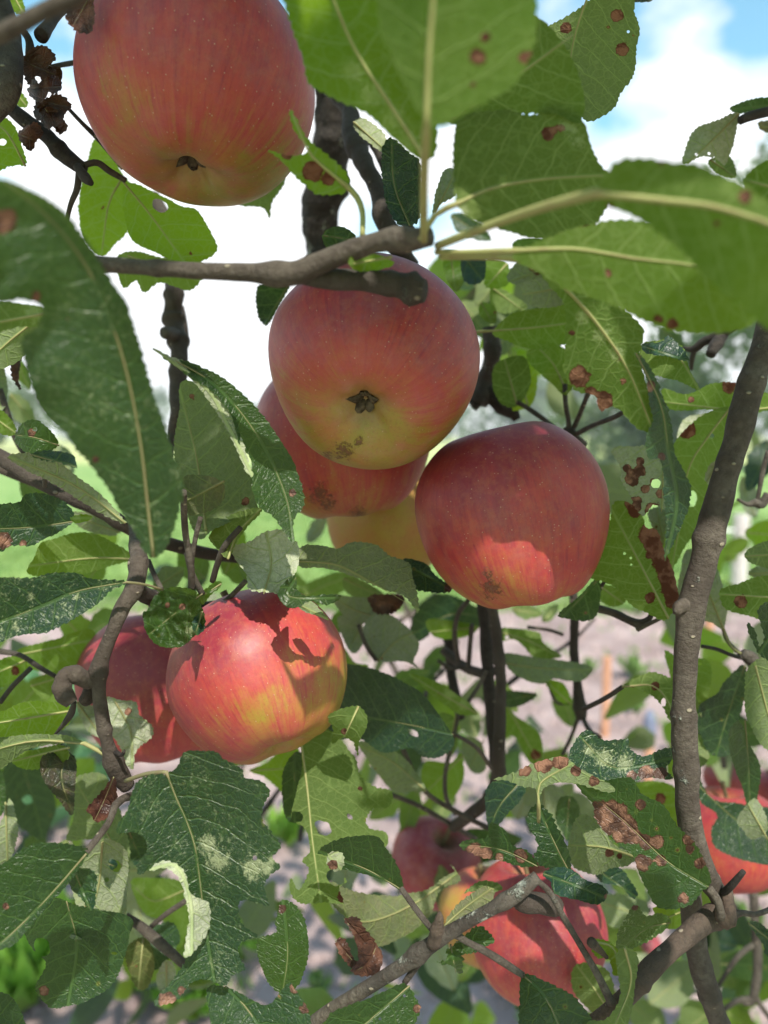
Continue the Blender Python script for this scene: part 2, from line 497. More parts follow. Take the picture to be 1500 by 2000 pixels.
def tube(name, path, radii, mat, parent, origin, nseg=10, rough=0.0, knobs=(), seed=0.0, step=0.0015, cap=True, wave=60, flat=None):
    """Tapered tube through world points; ring noise and knobs make it bark-like."""
    data = [tuple(p) + (r,) for p, r in zip(path, radii)]
    c = catmull(data, False, step)
    # start by dropping doubled points
    keep = [0]
    for i in range(1, len(c)):
        if np.linalg.norm(c[i, :3] - c[keep[-1], :3]) > step * 0.3: keep.append(i)
    c = c[keep]
    n = len(c)
    verts, faces, uvs = [], [], []
    tan = Vector(c[1, :3] - c[0, :3]).normalized()
    up = Vector((0, -1, 0.1)) if abs(tan.y) < 0.9 else Vector((0, 0, 1))
    nx = (up - tan * up.dot(tan)).normalized()
    arc = 0.0
    for i in range(n):
        p = Vector(c[i, :3])
        if i > 0: arc += (p - Vector(c[i - 1, :3])).length
        tn = Vector(c[min(i + 1, n - 1), :3] - c[max(i - 1, 0), :3])
        if tn.length > 1e-9: tan = tn.normalized()
        nx = (nx - tan * nx.dot(tan)).normalized()
        ny = tan.cross(nx)
        r0 = max(c[i, 3], 1e-5)
        kb = 0.0
        for (u, amp, w) in knobs:
            kb += amp * math.exp(-((i / (n - 1) - u) / w) ** 2)
        for k in range(nseg):
            a = 2 * math.pi * k / nseg
            dv = nx * math.cos(a) + ny * math.sin(a)
            rr = r0 * (1 + kb)
            if rough:
                q = (p + dv * r0) * wave
                rr *= 1 + rough * (noise.noise(q + Vector((seed, 0, 0))) * 1.0 + 0.5 * noise.noise(q * 2.7 + Vector((0, seed, 0))))
            verts.append(p + dv * rr - origin)
            uvs.append((arc * 10, k / nseg))
    for i in range(n - 1):
        for k in range(nseg):
            k2 = (k + 1) % nseg
            faces.append((i * nseg + k, i * nseg + k2, (i + 1) * nseg + k2, (i + 1) * nseg + k))
    if cap:
        faces.append(tuple(range(nseg))[::-1])
        faces.append(tuple((n - 1) * nseg + k for k in range(nseg)))
    o = mesh_obj(name, verts, faces, mat, parent)
    ul = o.data.uv_layers.new(name='UVMap')
    li = np.empty(len(o.data.loops), np.int32)
    o.data.loops.foreach_get('vertex_index', li)
    arr = np.array(uvs, float)[li]
    ul.data.foreach_set('uv', arr.astype(np.float32).ravel())
    return o


def branch(path, dark=0.0, red=0.0, lichen=0.0, rough=0.16, knobs=(), nseg=16, name='branch', wave=70):
    """path: (px, py, radius px, depth) ..."""
    w = [P(a, b, d) for a, b, r, d in path]
    rad = [r * d / FPX for a, b, r, d in path]
    org = w[0].copy()
    sd = rs.random() * 10
    o = tube(name, w, rad, M_BARK, TREE, org, nseg, rough, knobs, sd, step=max(0.0012, min(rad) * 0.30), wave=wave)
    o.location = org - TREE.location
    o['dark'] = float(dark); o['red'] = float(red); o['lichen'] = float(lichen); o['seed'] = sd
    return o


def leaf(poly, rib, d, side='D', tone=0.4, blue=0.0, tilt=None, fold=None, bow=None, spots=0.12, speck=0.0, dead=0.0,
         holes='', blotch='', bleach='', stalk=None, rw=1.0, wav=None, crinkle=0.0, teeth=1.0, name='leaf', g=None, cup=0.0):
    P2 = np.array(pts(poly)) if isinstance(poly, str) else np.array(poly, float)
    RB = np.array(pts(rib)) if isinstance(rib, str) else np.array(rib, float)
    d0, d1 = (d, d) if not isinstance(d, tuple) else d
    dm = (d0 + d1) / 2
    px_mm = FPX * 0.001 / dm                       # pixels per millimetre
    sd = rs.random() * 40
    if tilt is None: tilt = rs.uniform(-0.45, 0.45)
    if fold is None: fold = rs.uniform(0.05, 0.40) * (1 if side == 'D' else -1)
    if bow is None: bow = rs.uniform(-0.006, 0.010)
    if wav is None: wav = 0.0016
    # outline: smoothed, then toothed
    tooth = 2.3 * px_mm * rs.uniform(0.85, 1.15)
    st = max(2.2, tooth / 4.0)
    oc = catmull(P2, True, st)
    nx_ = np.roll(oc, -1, 0) - np.roll(oc, 1, 0)
    ln = np.hypot(nx_[:, 0], nx_[:, 1]); ln[ln == 0] = 1
    nrm = np.stack([nx_[:, 1], -nx_[:, 0]], 1) / ln[:, None]
    area = 0.5 * np.sum(oc[:, 0] * np.roll(oc[:, 1], -1) - np.roll(oc[:, 0], -1) * oc[:, 1])
    if area < 0: nrm = -nrm
    seg = np.hypot(*(np.roll(oc, -1, 0) - oc).T)
    arc = np.concatenate([[0], np.cumsum(seg)[:-1]])
    jit = np.array([noise.noise(Vector((a / (tooth * 2.3), sd, 0))) for a in arc])
    phs = (arc / tooth + jit * 0.8) % 1.0
    amp = 0.55 * px_mm * teeth * (0.65 + 0.6 * np.array([noise.noise(Vector((a / (tooth * 6), 3.3, sd))) for a in arc]))
    oc = oc + nrm * ((phs - 0.5) * amp * 1.4 + jit * 0.35 * px_mm * teeth)[:, None]
    hol = []
    for h in holes.split():
        v = [float(c) for c in h.split(',')]
        hx, hy, hr = v[:3]; asp = v[3] if len(v) > 3 else 1.0
        k = max(8, int(2 * math.pi * hr / 3.5))
        a0 = rs.random() * 3
        hp = []
        for j in range(k):
            a = 2 * math.pi * j / k
            r_ = hr * (1 + 0.32 * noise.noise(Vector((math.cos(a) * 1.3 + hx, math.sin(a) * 1.3 + hy, sd))))
            u_, w_ = r_ * math.cos(a), r_ * asp * math.sin(a)
            hp.append((hx + u_ * math.cos(a0 * 0.3) - w_ * math.sin(a0 * 0.3), hy + u_ * math.sin(a0 * 0.3) + w_ * math.cos(a0 * 0.3)))
        hol.append(np.array(hp))
    if g is None: g = max(4.5, min(15, math.sqrt(abs(area)) / 20))
    x0, y0 = oc.min(0); x1, y1 = oc.max(0)
    gx, gy = np.meshgrid(np.arange(x0, x1, g), np.arange(y0, y1, g * 0.87))
    gx[1::2] += g / 2
    q = np.stack([gx.ravel(), gy.ravel()], 1)
    q += np.random.RandomState(int(sd * 100)).uniform(-0.12, 0.12, q.shape) * g
    q = q[inside(q, oc)]
    allb = np.concatenate([oc] + hol)
    if len(q):
        ok = np.ones(len(q), bool)
        for h in hol: ok &= ~inside(q, h)
        q = q[ok]
        if len(q):
            dmin = np.full(len(q), 1e9)
            for i in range(0, len(allb), 400):
                dd = ((q[:, None, :] - allb[None, i:i + 400, :]) ** 2).sum(2).min(1)
                dmin = np.minimum(dmin, dd)
            q = q[dmin > (0.5 * g) ** 2]
    V = np.concatenate([oc] + hol + [q]) if len(q) else allb
    edges, k = [], 0
    for b in [oc] + hol:
        m = len(b)
        edges += [(k + i, k + (i + 1) % m) for i in range(m)]
        k += m
    vo, _, fo, *_r = delaunay_2d_cdt([Vector((a, -b)) for a, b in V], edges, [], 0, 0.01)
    V = np.array([(v.x, -v.y) for v in vo])
    F = np.array([f for f in fo if len(f) == 3])
    cen = V[F].mean(1)
    ok = inside(cen, oc)
    for h in hol: ok &= ~inside(cen, h)
    F = F[ok]
    # lift to depth
    rbs = catmull(RB, False, 12)
    S, T, L = near_line(V, rbs)
    u = np.clip(S / L, -0.3, 1.3)
    mpp = dm / FPX
    tm = T * mpp
    dep = d0 + (d1 - d0) * u + bow * 4 * u * (1 - u) + tilt * tm + fold * (np.sqrt(tm * tm + 0.0012 ** 2) - 0.0012) + cup * tm * tm * 30
    hw = max(1e-4, np.abs(tm).max())
    cfq = 1.6 if dead > 0.9 else 3.2
    for i in range(len(V)):
        a, b = S[i] * mpp * 55, tm[i] * 55
        e = abs(tm[i]) / hw
        dep[i] += wav * (0.35 + 1.3 * e) * noise.noise(Vector((a, b, sd)))
        if crinkle:
            dep[i] += crinkle * (noise.noise(Vector((a * cfq, b * cfq, sd))) + (0.6 if cfq > 2 else 0.25) * noise.noise(Vector((a * 2.5 * cfq, b * 2.5 * cfq, sd))))
    org = P(RB[0][0], RB[0][1], d0)
    W = []
    for i in range(len(V)):
        W.append(P(V[i, 0], V[i, 1], dep[i]) - org)
    Fl = F if side == 'U' else F[:, ::-1]
    o = mesh_obj(name, W, Fl.tolist(), M_LEAF, TREE, org - TREE.location)
    # orientation check: the face shown must look at the lens
    me = o.data
    ul = me.uv_layers.new(name='UVMap')
    li = np.empty(len(me.loops), np.int32); me.loops.foreach_get('vertex_index', li)
    uvv = np.stack([S * mpp * 100, tm * 100], 1)[li].astype(np.float32)
    ul.data.foreach_set('uv', uvv.ravel())
    for an, spec in (('blotch', blotch), ('bleach', bleach)):
        if not spec: continue
        val = np.zeros(len(V))
        for h in spec.split():
            hx, hy, hr = [float(c) for c in h.split(',')][:3]
            dd = np.hypot(V[:, 0] - hx, V[:, 1] - hy)
            val = np.maximum(val, np.clip(1.0 - 0.5 * dd / hr, 0, 1) * (dd < hr * 2))
        at = me.attributes.new(an, 'FLOAT', 'POINT')
        at.data.foreach_set('value', val.astype(np.float32))
    o['tone'] = float(tone); o['blue'] = float(blue); o['spots'] = float(spots); o['speck'] = float(speck)
    o['dead'] = float(dead); o['seed'] = float(sd)
    LEAVES.append(o)
    # midrib (and stalk) as one raised cord
    if rw > 0:
        path, rad = [], []
        r0 = 0.00062 * rw * (0.75 if side == 'D' else 0.48)
        if stalk:
            sp = pts(stalk)
            for (a, b, dd) in sp:
                path.append(P(a, b, dd)); rad.append(0.00070 * rw)
        m = 9
        Lr = len(rbs) - 1
        lift = 0.0002 if side == 'D' else -0.0001
        for j in range(m):
            uu = j / (m - 1) * 0.96
            pz = rbs[int(round(uu * Lr))]
            if not (x0 - 3 <= pz[0] <= x1 + 3 and y0 - 3 <= pz[1] <= y1 + 3): continue
            # read the depth off the blade itself
            k = int(((V - pz) ** 2).sum(1).argmin())
            if ((V[k] - pz) ** 2).sum() > (2.2 * g + 6) ** 2: continue
            path.append(P(pz[0], pz[1], dep[k] - lift)); rad.append(r0 * (1 - 0.80 * uu))
        if len(path) >= 3:
            s = tube('leaf_stalk', path, rad, M_STALK, o, org, 6, step=0.0035, cap=True)
            s['tone'] = float(min(1, 0.35 + tone * 0.7) if side == 'D' else tone * 0.5)
    return o


def oval(bx, by, tx, ty, w, n=14, asym=0.0, r=None):
    """Generic apple-leaf outline between base and tip, w = full width in px."""
    r = r or rs
    a = np.array((bx, by), float); b = np.array((tx, ty), float)
    v = b - a; nrm = np.array((-v[1], v[0])) / (np.hypot(*v) + 1e-9)
    L = []
    for sgn in (1, -1):
        row = []
        for i in range(1, n // 2 + 1):
            u = i / (n // 2 + 1)
            hw = 0.5 * w * (math.sin(math.pi * u ** 0.85) ** 0.75) * (1 + 0.12 * r.uniform(-1, 1) + sgn * asym)
            row.append(a + v * u + nrm * sgn * hw)
        L.append(row)
    return [tuple(a)] + [tuple(p) for p in L[0]] + [tuple(b)] + [tuple(p) for p in L[1][::-1]]


# ---------------------------------------------------------------- apples
def apple(cx, cy, rpx, d, calyx, label, blush=0.55, green=0.5, bloom=0.25, face=(0.3, 0.3, 0.5), seed=0.0, hgt=0.93, taper=0.13,
          lobes=0.035, scars=(), stem=True, group='apples on the tree', name='apple', res=(72, 110), squash=0.0):
    Rw = rpx * d / FPX
    c = P(cx, cy, d)
    cal = (RGT * calyx[0] + UPV * calyx[1] - FWD * calyx[2]).normalized()
    root = empty(name, c, label, 'apple', group)
    root.rotation_mode = 'QUATERNION'
    root.rotation_quaternion = (-cal).to_track_quat('Z', 'Y')
    nu, nv = res
    verts, faces = [], []
    rot = root.rotation_quaternion
    for i in range(nu + 1):
        f = math.pi * i / nu
        for j in range(nv):
            a = 2 * math.pi * j / nv
            s_, z = math.sin(f), math.cos(f)
            s_ = abs(s_) ** 0.93
            lob = 1 + lobes * (math.cos(5 * a + seed) * 0.6 + math.cos(2 * a + seed * 2.1) * 0.7 + 0.5 * math.cos(3 * a + seed * 4)) * (0.35 + 0.65 * (1 - z) / 2) * s_
            rad = s_ * (1 - taper * ((1 - z) / 2) ** 1.4) * lob
            zz = z * hgt
            zz -= 0.40 * math.exp(-(rad / 0.25) ** 2) * (1 if z > 0 else 0)
            if z < 0:
                zz += 0.20 * math.exp(-(rad / 0.34) ** 2) + 0.14 * math.exp(-(rad / 0.13) ** 2)
                zz += 0.018 * math.cos(5 * a + seed + 0.6) * math.exp(-((rad - 0.17) / 0.07) ** 2)
                zz += 0.015 * math.cos(5 * a + seed) * math.exp(-((rad - 0.42) / 0.18) ** 2)
            x, y = rad * math.cos(a), rad * math.sin(a)
            nz = noise.noise(Vector((x * 1.2 + seed * 7, y * 1.2, zz * 1.2))) * 0.045
            verts.append(Vector((x * (1 + nz), y * (1 + nz) * (1 - squash), zz * (1 + nz * 0.6))) * Rw)
    for i in range(nu):
        for j in range(nv):
            j2 = (j + 1) % nv
            faces.append((i * nv + j, (i + 1) * nv + j, (i + 1) * nv + j2, i * nv + j2))
    o = mesh_obj('skin', verts, faces, M_APPLE, root)
    fv = (RGT * face[0] + UPV * face[1] - FWD * face[2]).normalized()
    fl = rot.inverted() @ fv
    o['size'] = Rw; o['blush'] = blush; o['green'] = green; o['bloom'] = bloom; o['seed'] = float(seed)
    o['face_x'], o['face_y'], o['face_z'] = fl.x, fl.y, fl.z
    if scars:
        val = []
        for v in verts:
            wv = rot @ v + c - EYE
            k = wv.dot(FWD); qx = 750 + wv.dot(RGT) / k * FPX; qy = 1000 - wv.dot(UPV) / k * FPX
            fr = 1.0 if k < d else 0.0
            m = 0.0
            for (sx, sy, sr) in scars:
                m = max(m, 1 - math.hypot(qx - sx, qy - sy) / sr)
            val.append(max(0.0, m) * fr)
        at = o.data.attributes.new('scar', 'FLOAT', 'POINT')
        at.data.foreach_set('value', val)
    # calyx: five withered sepals in the basin
    cv, cf = [], []
    zb = (-hgt + 0.34) * Rw
    for k in range(5):
        a = 2 * math.pi * k / 5 + seed
        for (rr, wz, wd) in ((0.0, 0.02, 0.05), (0.05, -0.07, 0.05), (0.085 + 0.02 * (k % 2), -0.10, 0.032), (0.08 + 0.045 * (k % 3), -0.12 + 0.03 * (k % 2), 0.004)):
            for s in (-1, 0, 1):
                px_, py_ = rr, s * wd
                cv.append(Vector((px_ * math.cos(a) - py_ * math.sin(a), px_ * math.sin(a) + py_ * math.cos(a), wz + 0.012 * abs(s))) * Rw + Vector((0, 0, zb)))
        b = k * 12
        for r_ in range(3):
            for s in range(2):
                cf.append((b + r_ * 3 + s, b + r_ * 3 + s + 1, b + r_ * 3 + s + 4, b + r_ * 3 + s + 3))
    co = mesh_obj('calyx', cv, cf, M_CALYX, root)
    sm = co.modifiers.new('thickness', 'SOLIDIFY'); sm.thickness = 0.0004
    if stem:
        z0 = (hgt - 0.42) * Rw
        tube('stem', [(0, 0, z0), (0.03 * Rw, 0, z0 + 0.25 * Rw), (0.10 * Rw, 0.03 * Rw, z0 + 0.52 * Rw)],
             [0.0013, 0.0011, 0.0016], M_STEM, root, Vector((0, 0, 0)), 8, 0.1, step=0.002)
    return root

# ================================================================ background: ground, plots, meadow
def sheet(name, x0, x1, y0, y1, z, mat, nx=2, ny=2, amp=0.0, edge=0.0):
    v, f = [], []
    for j in range(ny + 1):
        for i in range(nx + 1):
            x = x0 + (x1 - x0) * i / nx; y = y0 + (y1 - y0) * j / ny
            if edge and j in (0, ny): y += edge * noise.noise(Vector((x * 0.9, y, 3)))
            zz = z + (amp * noise.noise(Vector((x * 3.0, y * 3.0, 1))) + amp * 0.6 * noise.noise(Vector((x * 11, y * 11, 5))) if amp else 0)
            v.append((x, y, zz))
    for j in range(ny):
        for i in range(nx):
            a = j * (nx + 1) + i
            f.append((a, a + 1, a + nx + 2, a + nx + 1))
    return tag(mesh_obj(name, v, f, mat), kind='structure')


M_SOIL = plain('dry_soil', (0.200, 0.150, 0.145), (0.340, 0.268, 0.258), 3.0, 0.95, 0.6, 0.02, 0.1)
M_LAWN = plain('lawn_grass', (0.120, 0.220, 0.060), (0.250, 0.350, 0.120), 1.6, 0.9, 0.5, 0.03, 0.1)
M_MEAD = plain('meadow_grass', (0.300, 0.370, 0.130), (0.420, 0.420, 0.190), 0.05, 0.9, 0.3, 0.05, 0.1)
M_POST = plain('weathered_wood', (0.42, 0.38, 0.36), (0.60, 0.56, 0.53), 30, 0.85)
M_STAKE = plain('orange_wood', (0.40, 0.20, 0.12), (0.55, 0.31, 0.20), 30, 0.8)
M_CAP = plain('grey_plastic', (0.10, 0.12, 0.18), (0.16, 0.18, 0.25), 10, 0.5)
M_WIRE = plain('white_insulator', (0.6, 0.6, 0.62), (0.75, 0.75, 0.75), 10, 0.5)
M_LETT = plain('lettuce_leaf', (0.120, 0.270, 0.030), (0.280, 0.460, 0.080), 60, 0.5, 0.5, 0.004, 0.4, (0.35, 0.65, 0.06))
M_CABB = plain('cabbage_leaf', (0.100, 0.230, 0.120), (0.190, 0.350, 0.190), 25, 0.55, 0.5, 0.004, 0.4, (0.20, 0.42, 0.12))
M_WEED = plain('weed_leaf', (0.110, 0.200, 0.060), (0.200, 0.300, 0.100), 40, 0.7, 0.3, 0.002, 0.3, (0.25, 0.42, 0.08))
M_TREE = plain('tree_foliage', (0.110, 0.160, 0.085), (0.180, 0.230, 0.130), 1.5, 0.7, 0.2, 0.01, 0.3, (0.12, 0.22, 0.05))
M_TRUNK = plain('tree_trunk', (0.09, 0.075, 0.06), (0.16, 0.14, 0.11), 8, 0.9)

sheet('meadow', -700, 700, -300, 900, -0.02, M_MEAD)
sheet('lawn', -60, 60, 5.3, 34, 0.004, M_LAWN, 60, 30, 0.0, 0.9)
sheet('soil', -9, 9, -1.5, 5.9, 0.008, M_SOIL, 120, 60, 0.012, 0.5)


def grass_stuff(name, x0, x1, y0, y1, n, h, mat, rnd):
    v, f = [], []
    for _ in range(n):
        cx_, cy_ = rnd.uniform(x0, x1), y0 + (y1 - y0) * rnd.random() ** 1.5
        for b in range(rnd.randint(5, 9)):
            a = rnd.uniform(0, 6.28); hh = h * rnd.uniform(0.5, 1.3); w = 0.006
            ox, oy = rnd.gauss(0, 0.03), rnd.gauss(0, 0.03)
            lx, ly = math.cos(a) * hh * 0.5, math.sin(a) * hh * 0.5
            k = len(v)
            v += [(cx_ + ox - w * math.sin(a), cy_ + oy + w * math.cos(a), 0.0), (cx_ + ox + w * math.sin(a), cy_ + oy - w * math.cos(a), 0.0),
                  (cx_ + ox + lx * 0.5 + w * 0.7 * math.sin(a), cy_ + oy + ly * 0.5 - w * 0.7 * math.cos(a), hh * 0.7), (cx_ + ox + lx, cy_ + oy + ly, hh)]
            f += [(k, k + 1, k + 2), (k, k + 2, k + 3)]
    return tag(mesh_obj(name, v, f, mat, smooth=False), kind='stuff', label='short grass blades growing across the lawn beyond the soil plot', cat='grass')


def clods(name, n, y0, y1, label, rnd):
    v, f = [], []
    for _ in range(n):
        y = y0 + (y1 - y0) * rnd.random() ** 1.4
        x = rnd.uniform(-0.65, 0.65) * (y + 0.6)
        r = rnd.uniform(0.006, 0.028) * (0.6 + 0.15 * y)
        k = len(v)
        for a in range(6):
            aa = a * math.pi / 3 + rnd.uniform(-.3, .3)
            v.append((x + r * math.cos(aa) * rnd.uniform(.7, 1.3), y + r * math.sin(aa) * rnd.uniform(.7, 1.3), 0.0))
        for a in range(3):
            aa = a * 2.1 + rnd.uniform(-.3, .3)
            v.append((x + .5 * r * math.cos(aa), y + .5 * r * math.sin(aa), 0.012 + r * rnd.uniform(.5, .9)))
        f += [(k + 6, k + 7, k + 8), (k, k + 1, k + 6), (k + 1, k + 7, k + 6), (k + 1, k + 2, k + 7), (k + 2, k + 3, k + 7), (k + 3, k + 8, k + 7), (k + 3, k + 4, k + 8), (k + 4, k + 5, k + 8), (k + 5, k + 6, k + 8), (k + 5, k, k + 6)]
    return tag(mesh_obj(name, v, f, M_SOIL), label, 'soil', kind='stuff')


clods('soil_clods', 5000, 1.3, 5.4, 'loose dry clods and pebbles strewn over the bare soil plot', random.Random(8))
rg = random.Random(5)
grass_stuff('grass', -6, 6, 5.4, 13, 9000, 0.07, M_LAWN, rg)
wt = grass_stuff('seedling_tufts', -3.2, 3.2, 1.4, 5.5, 420, 0.05, M_WEED, rg)
tag(wt, 'small weed seedlings and grass tufts scattered over the bare soil', 'weeds')


def blade_mesh(name, L, W, curl, ruffle, mat, rnd, nu=7, nv=6):
    v, f = [], []
    ph = rnd.uniform(0, 6)
    for i in range(nu + 1):
        u = i / nu
        w = W * (math.sin(math.pi * min(1, u ** 0.7 * 0.93 + 0.03)) ** 0.8)
        for j in range(nv + 1):
            s = (j / nv - 0.5) * 2
            x = u * L * math.cos(curl * u)
            z = u * L * math.sin(curl * (1.25 - 0.6 * u)) + abs(s) ** 1.5 * W * 0.35 + ruffle * W * abs(s) * math.sin(u * 22 + ph + s * 3)
            v.append((x, s * w * 0.5, z))
    for i in range(nu):
        for j in range(nv):
            a = i * (nv + 1) + j
            f.append((a, a + 1, a + nv + 2, a + nv + 1))
    me = bpy.data.meshes.new(name); me.from_pydata(v, [], f)
    me.polygons.foreach_set('use_smooth', [True] * len(f)); me.materials.append(mat)
    return me


def plant(name, loc, n, L, W, mat, label, cat, group, rnd, curl=0.9, ruffle=0.18):
    root = empty(name, loc, label, cat, group)
    kinds = [blade_mesh('leaf', L, W, curl, ruffle, mat, rnd) for _ in range(3)]
    for k in range(n):
        o = bpy.data.objects.new('leaf', kinds[k % 3]); COL.objects.link(o); o.parent = root
        lvl = k / n
        o.rotation_euler = (rnd.uniform(-0.3, 0.3), -lvl * 0.9 + rnd.uniform(-0.2, 0.2), k * 2.4 + rnd.uniform(-0.3, 0.3))
        sc1 = 1.0 - 0.45 * lvl + rnd.uniform(-0.1, 0.1)
        o.scale = (sc1, sc1, sc1)
        o.location = (0, 0, 0.01 + 0.04 * lvl)
    return root


rp = random.Random(21)
GL = 'salad plants on the soil plot'
for (px, py, L, W, n, lab) in (
        (40, 1990, 0.20, 0.15, 26, 'bright green lettuce lowest in the left corner of the photo'),
        (120, 1900, 0.18, 0.13, 22, 'smaller bright lettuce just behind the corner lettuce'),
        (-10, 1880, 0.18, 0.13, 20, 'bright lettuce cut by the left photo edge'),
        (370, 1990, 0.13, 0.10, 16, 'bright lettuce seen through the gap below the large holed leaf'),
        (290, 1960, 0.10, 0.08, 12, 'green lettuce left of the gap under the large holed leaf'),
        (470, 1890, 0.09, 0.07, 12, 'small lettuce right of the large holed leaf'),
        (560, 1660, 0.12, 0.09, 12, 'pale lettuce on the soil under the right red apple of the lower pair')):
    plant('lettuce', ground_at(px, py), n, L, W, M_LETT, lab, 'lettuce', GL, rp, 0.9, 0.25)
GC = 'cabbages on the soil plot'
for (px, py, L, W, n, lab) in (
        (75, 1640, 0.20, 0.15, 14, 'blue-green cabbage plant low in the left soil row'),
        (20, 1540, 0.26, 0.18, 14, 'blue-green cabbage plant at the left edge beside the soil path'),
        (170, 1560, 0.22, 0.16, 14, 'blue-green cabbage plant behind the dry red leaf'),
        (140, 1450, 0.26, 0.19, 14, 'far blue-green cabbage plant left of the lower apples'),
        (30, 1420, 0.28, 0.20, 14, 'farthest cabbage plant at the left edge')):
    plant('cabbage', ground_at(px, py), n, L, W, M_CABB, lab, 'cabbage', GC, rp, 0.8, 0.10)
GW = 'weeds on the bare soil'
for (px, py, L, W, n, lab) in (
        (1235, 1330, 0.15, 0.05, 16, 'tallest green weed beside the orange stake'),
        (1150, 1320, 0.10, 0.04, 12, 'small weed left of the orange stake'),
        (1240, 1400, 0.09, 0.04, 12, 'pale weed right of the orange stake foot'),
        (1320, 1480, 0.08, 0.04, 10, 'weed beside the capped stake'),
        (900, 1480, 0.10, 0.05, 14, 'weed clump between the lower central twigs'),
        (820, 1560, 0.09, 0.05, 14, 'weed clump left of the lower russet apple stem'),
        (1060, 1300, 0.12, 0.06, 14, 'weed left of the thin hanging twig'),
        (760, 1480, 0.09, 0.05, 12, 'weed under the dark blue-green central leaf'),
        (620, 1950, 0.05, 0.03, 12, 'tiny weed on soil below the hanging half leaf'),
        (1000, 1960, 0.05, 0.03, 12, 'tiny weed under the lowest red apple'),
        (1420, 1880, 0.16, 0.06, 18, 'leafy weed behind the lowest right branch')):
    plant('weed', ground_at(px, py), n, L, W, M_WEED, lab, 'weed', GW, rp, 1.1, 0.2)


def box_post(name, base, w, h, mat, label, cat, lean=0.0, tip=None, tipmat=None, extra=False, group=None):
    root = empty(name, base, label, cat, group)
    v, f = [], []
    for i in range(9):
        z = h * i / 8
        for k in range(8):
            a = math.pi * k / 4 + 0.39
            r = w * 0.5 * (1 + 0.05 * noise.noise(Vector((z * 9, k, w))))
            v.append((r * math.cos(a) + lean * z, r * math.sin(a), z))
    for i in range(8):
        for k in range(8):
            f.append((i * 8 + k, i * 8 + (k + 1) % 8, (i + 1) * 8 + (k + 1) % 8, (i + 1) * 8 + k))
    f.append(tuple(64 + k for k in range(8)))
    mesh_obj('shaft', v, f, mat, root, smooth=False)
    if tip:
        tv = []
        for (z, r) in ((0, w * 0.75), (tip * 0.6, w * 0.7), (tip, w * 0.3)):
            for k in range(10):
                a = math.pi * k / 5
                tv.append((r * math.cos(a) + lean * h, r * math.sin(a), h - tip * 0.5 + z))
        tf = [(i * 10 + k, i * 10 + (k + 1) % 10, (i + 1) * 10 + (k + 1) % 10, (i + 1) * 10 + k) for i in range(2) for k in range(10)]
        tf.append(tuple(20 + k for k in range(10)))
        mesh_obj('cap', tv, tf, tipmat, root)
    if extra:
        for s in (-1, 1):
            tube('insulator', [(s * w * 0.45, 0, h * 0.80), (s * w * 1.1, 0, h * 0.80), (s * w * 1.35, 0, h * 0.86)], [0.012, 0.016, 0.022], M_WIRE, root, Vector((0, 0, 0)), 8, step=0.01)
    return root


b = ground_at(1442, 1160)
box_post('fence_post', b, 0.125, 0.66, M_POST, 'pale fence post with insulators on the lawn right of the thick branch', 'fence post', 0.0, None, None, True, 'fence posts on the lawn')
b = ground_at(1368, 1165)
box_post('fence_post', b, 0.10, 0.85, M_POST, 'pale fence post half hidden behind the thick right branch', 'fence post', 0.0, None, None, False, 'fence posts on the lawn')
for (px, py, w, h, l, t, lab) in ((1181, 1442, 0.036, 0.36, 0.0, None, 'slim orange stake standing in the bare soil between leaves'),
                                  (1264, 1545, 0.034, 0.26, 0.0, 0.09, 'short stake with a grey-blue cap on the bare soil'),
                                  (1380, 1330, 0.05, 0.42, 0.0, None, 'pinkish stake behind the right edge of the thick branch')):
    box_post('stake', ground_at(px, py), w, h, M_STAKE, lab, 'stake', l, t, M_CAP, False, 'stakes in the soil')


def far_tree(x, y, h, rad, label, rnd, n=2600, leafs=0.35, base=0.15):
    root = empty('distant_tree', (x, y, 0), label, 'tree', 'distant trees along the field edge')
    tube('trunk', [(0, 0, 0), (rad * 0.05, 0, h * 0.4), (rad * 0.1, 0, h * 0.75)], [h * 0.022, h * 0.016, h * 0.008], M_TRUNK, root, Vector((0, 0, 0)), 8, step=h * 0.05)
    cl = [(Vector((rnd.gauss(0, rad * 0.45), rnd.gauss(0, rad * 0.45), h * rnd.uniform(base, 0.95))), rad * rnd.uniform(0.22, 0.45)) for _ in range(22)]
    v, f = [], []
    for _ in range(n):
        c, r = cl[rnd.randrange(len(cl))]
        p = c + Vector((rnd.gauss(0, 1), rnd.gauss(0, 1), rnd.gauss(0, 0.8))).normalized() * r * rnd.random() ** 0.4
        a = Vector((rnd.uniform(-1, 1), rnd.uniform(-1, 1), rnd.uniform(-1, 1))).normalized() * leafs
        b_ = a.cross(Vector((rnd.uniform(-1, 1), rnd.uniform(-1, 1), rnd.uniform(-1, 1)))).normalized() * leafs * 0.6
        k = len(v)
        v += [p - a, p + b_, p + a, p - b_]
        f.append((k, k + 1, k + 2, k + 3))
    mesh_obj('crown', v, f, M_TREE, root, smooth=False)


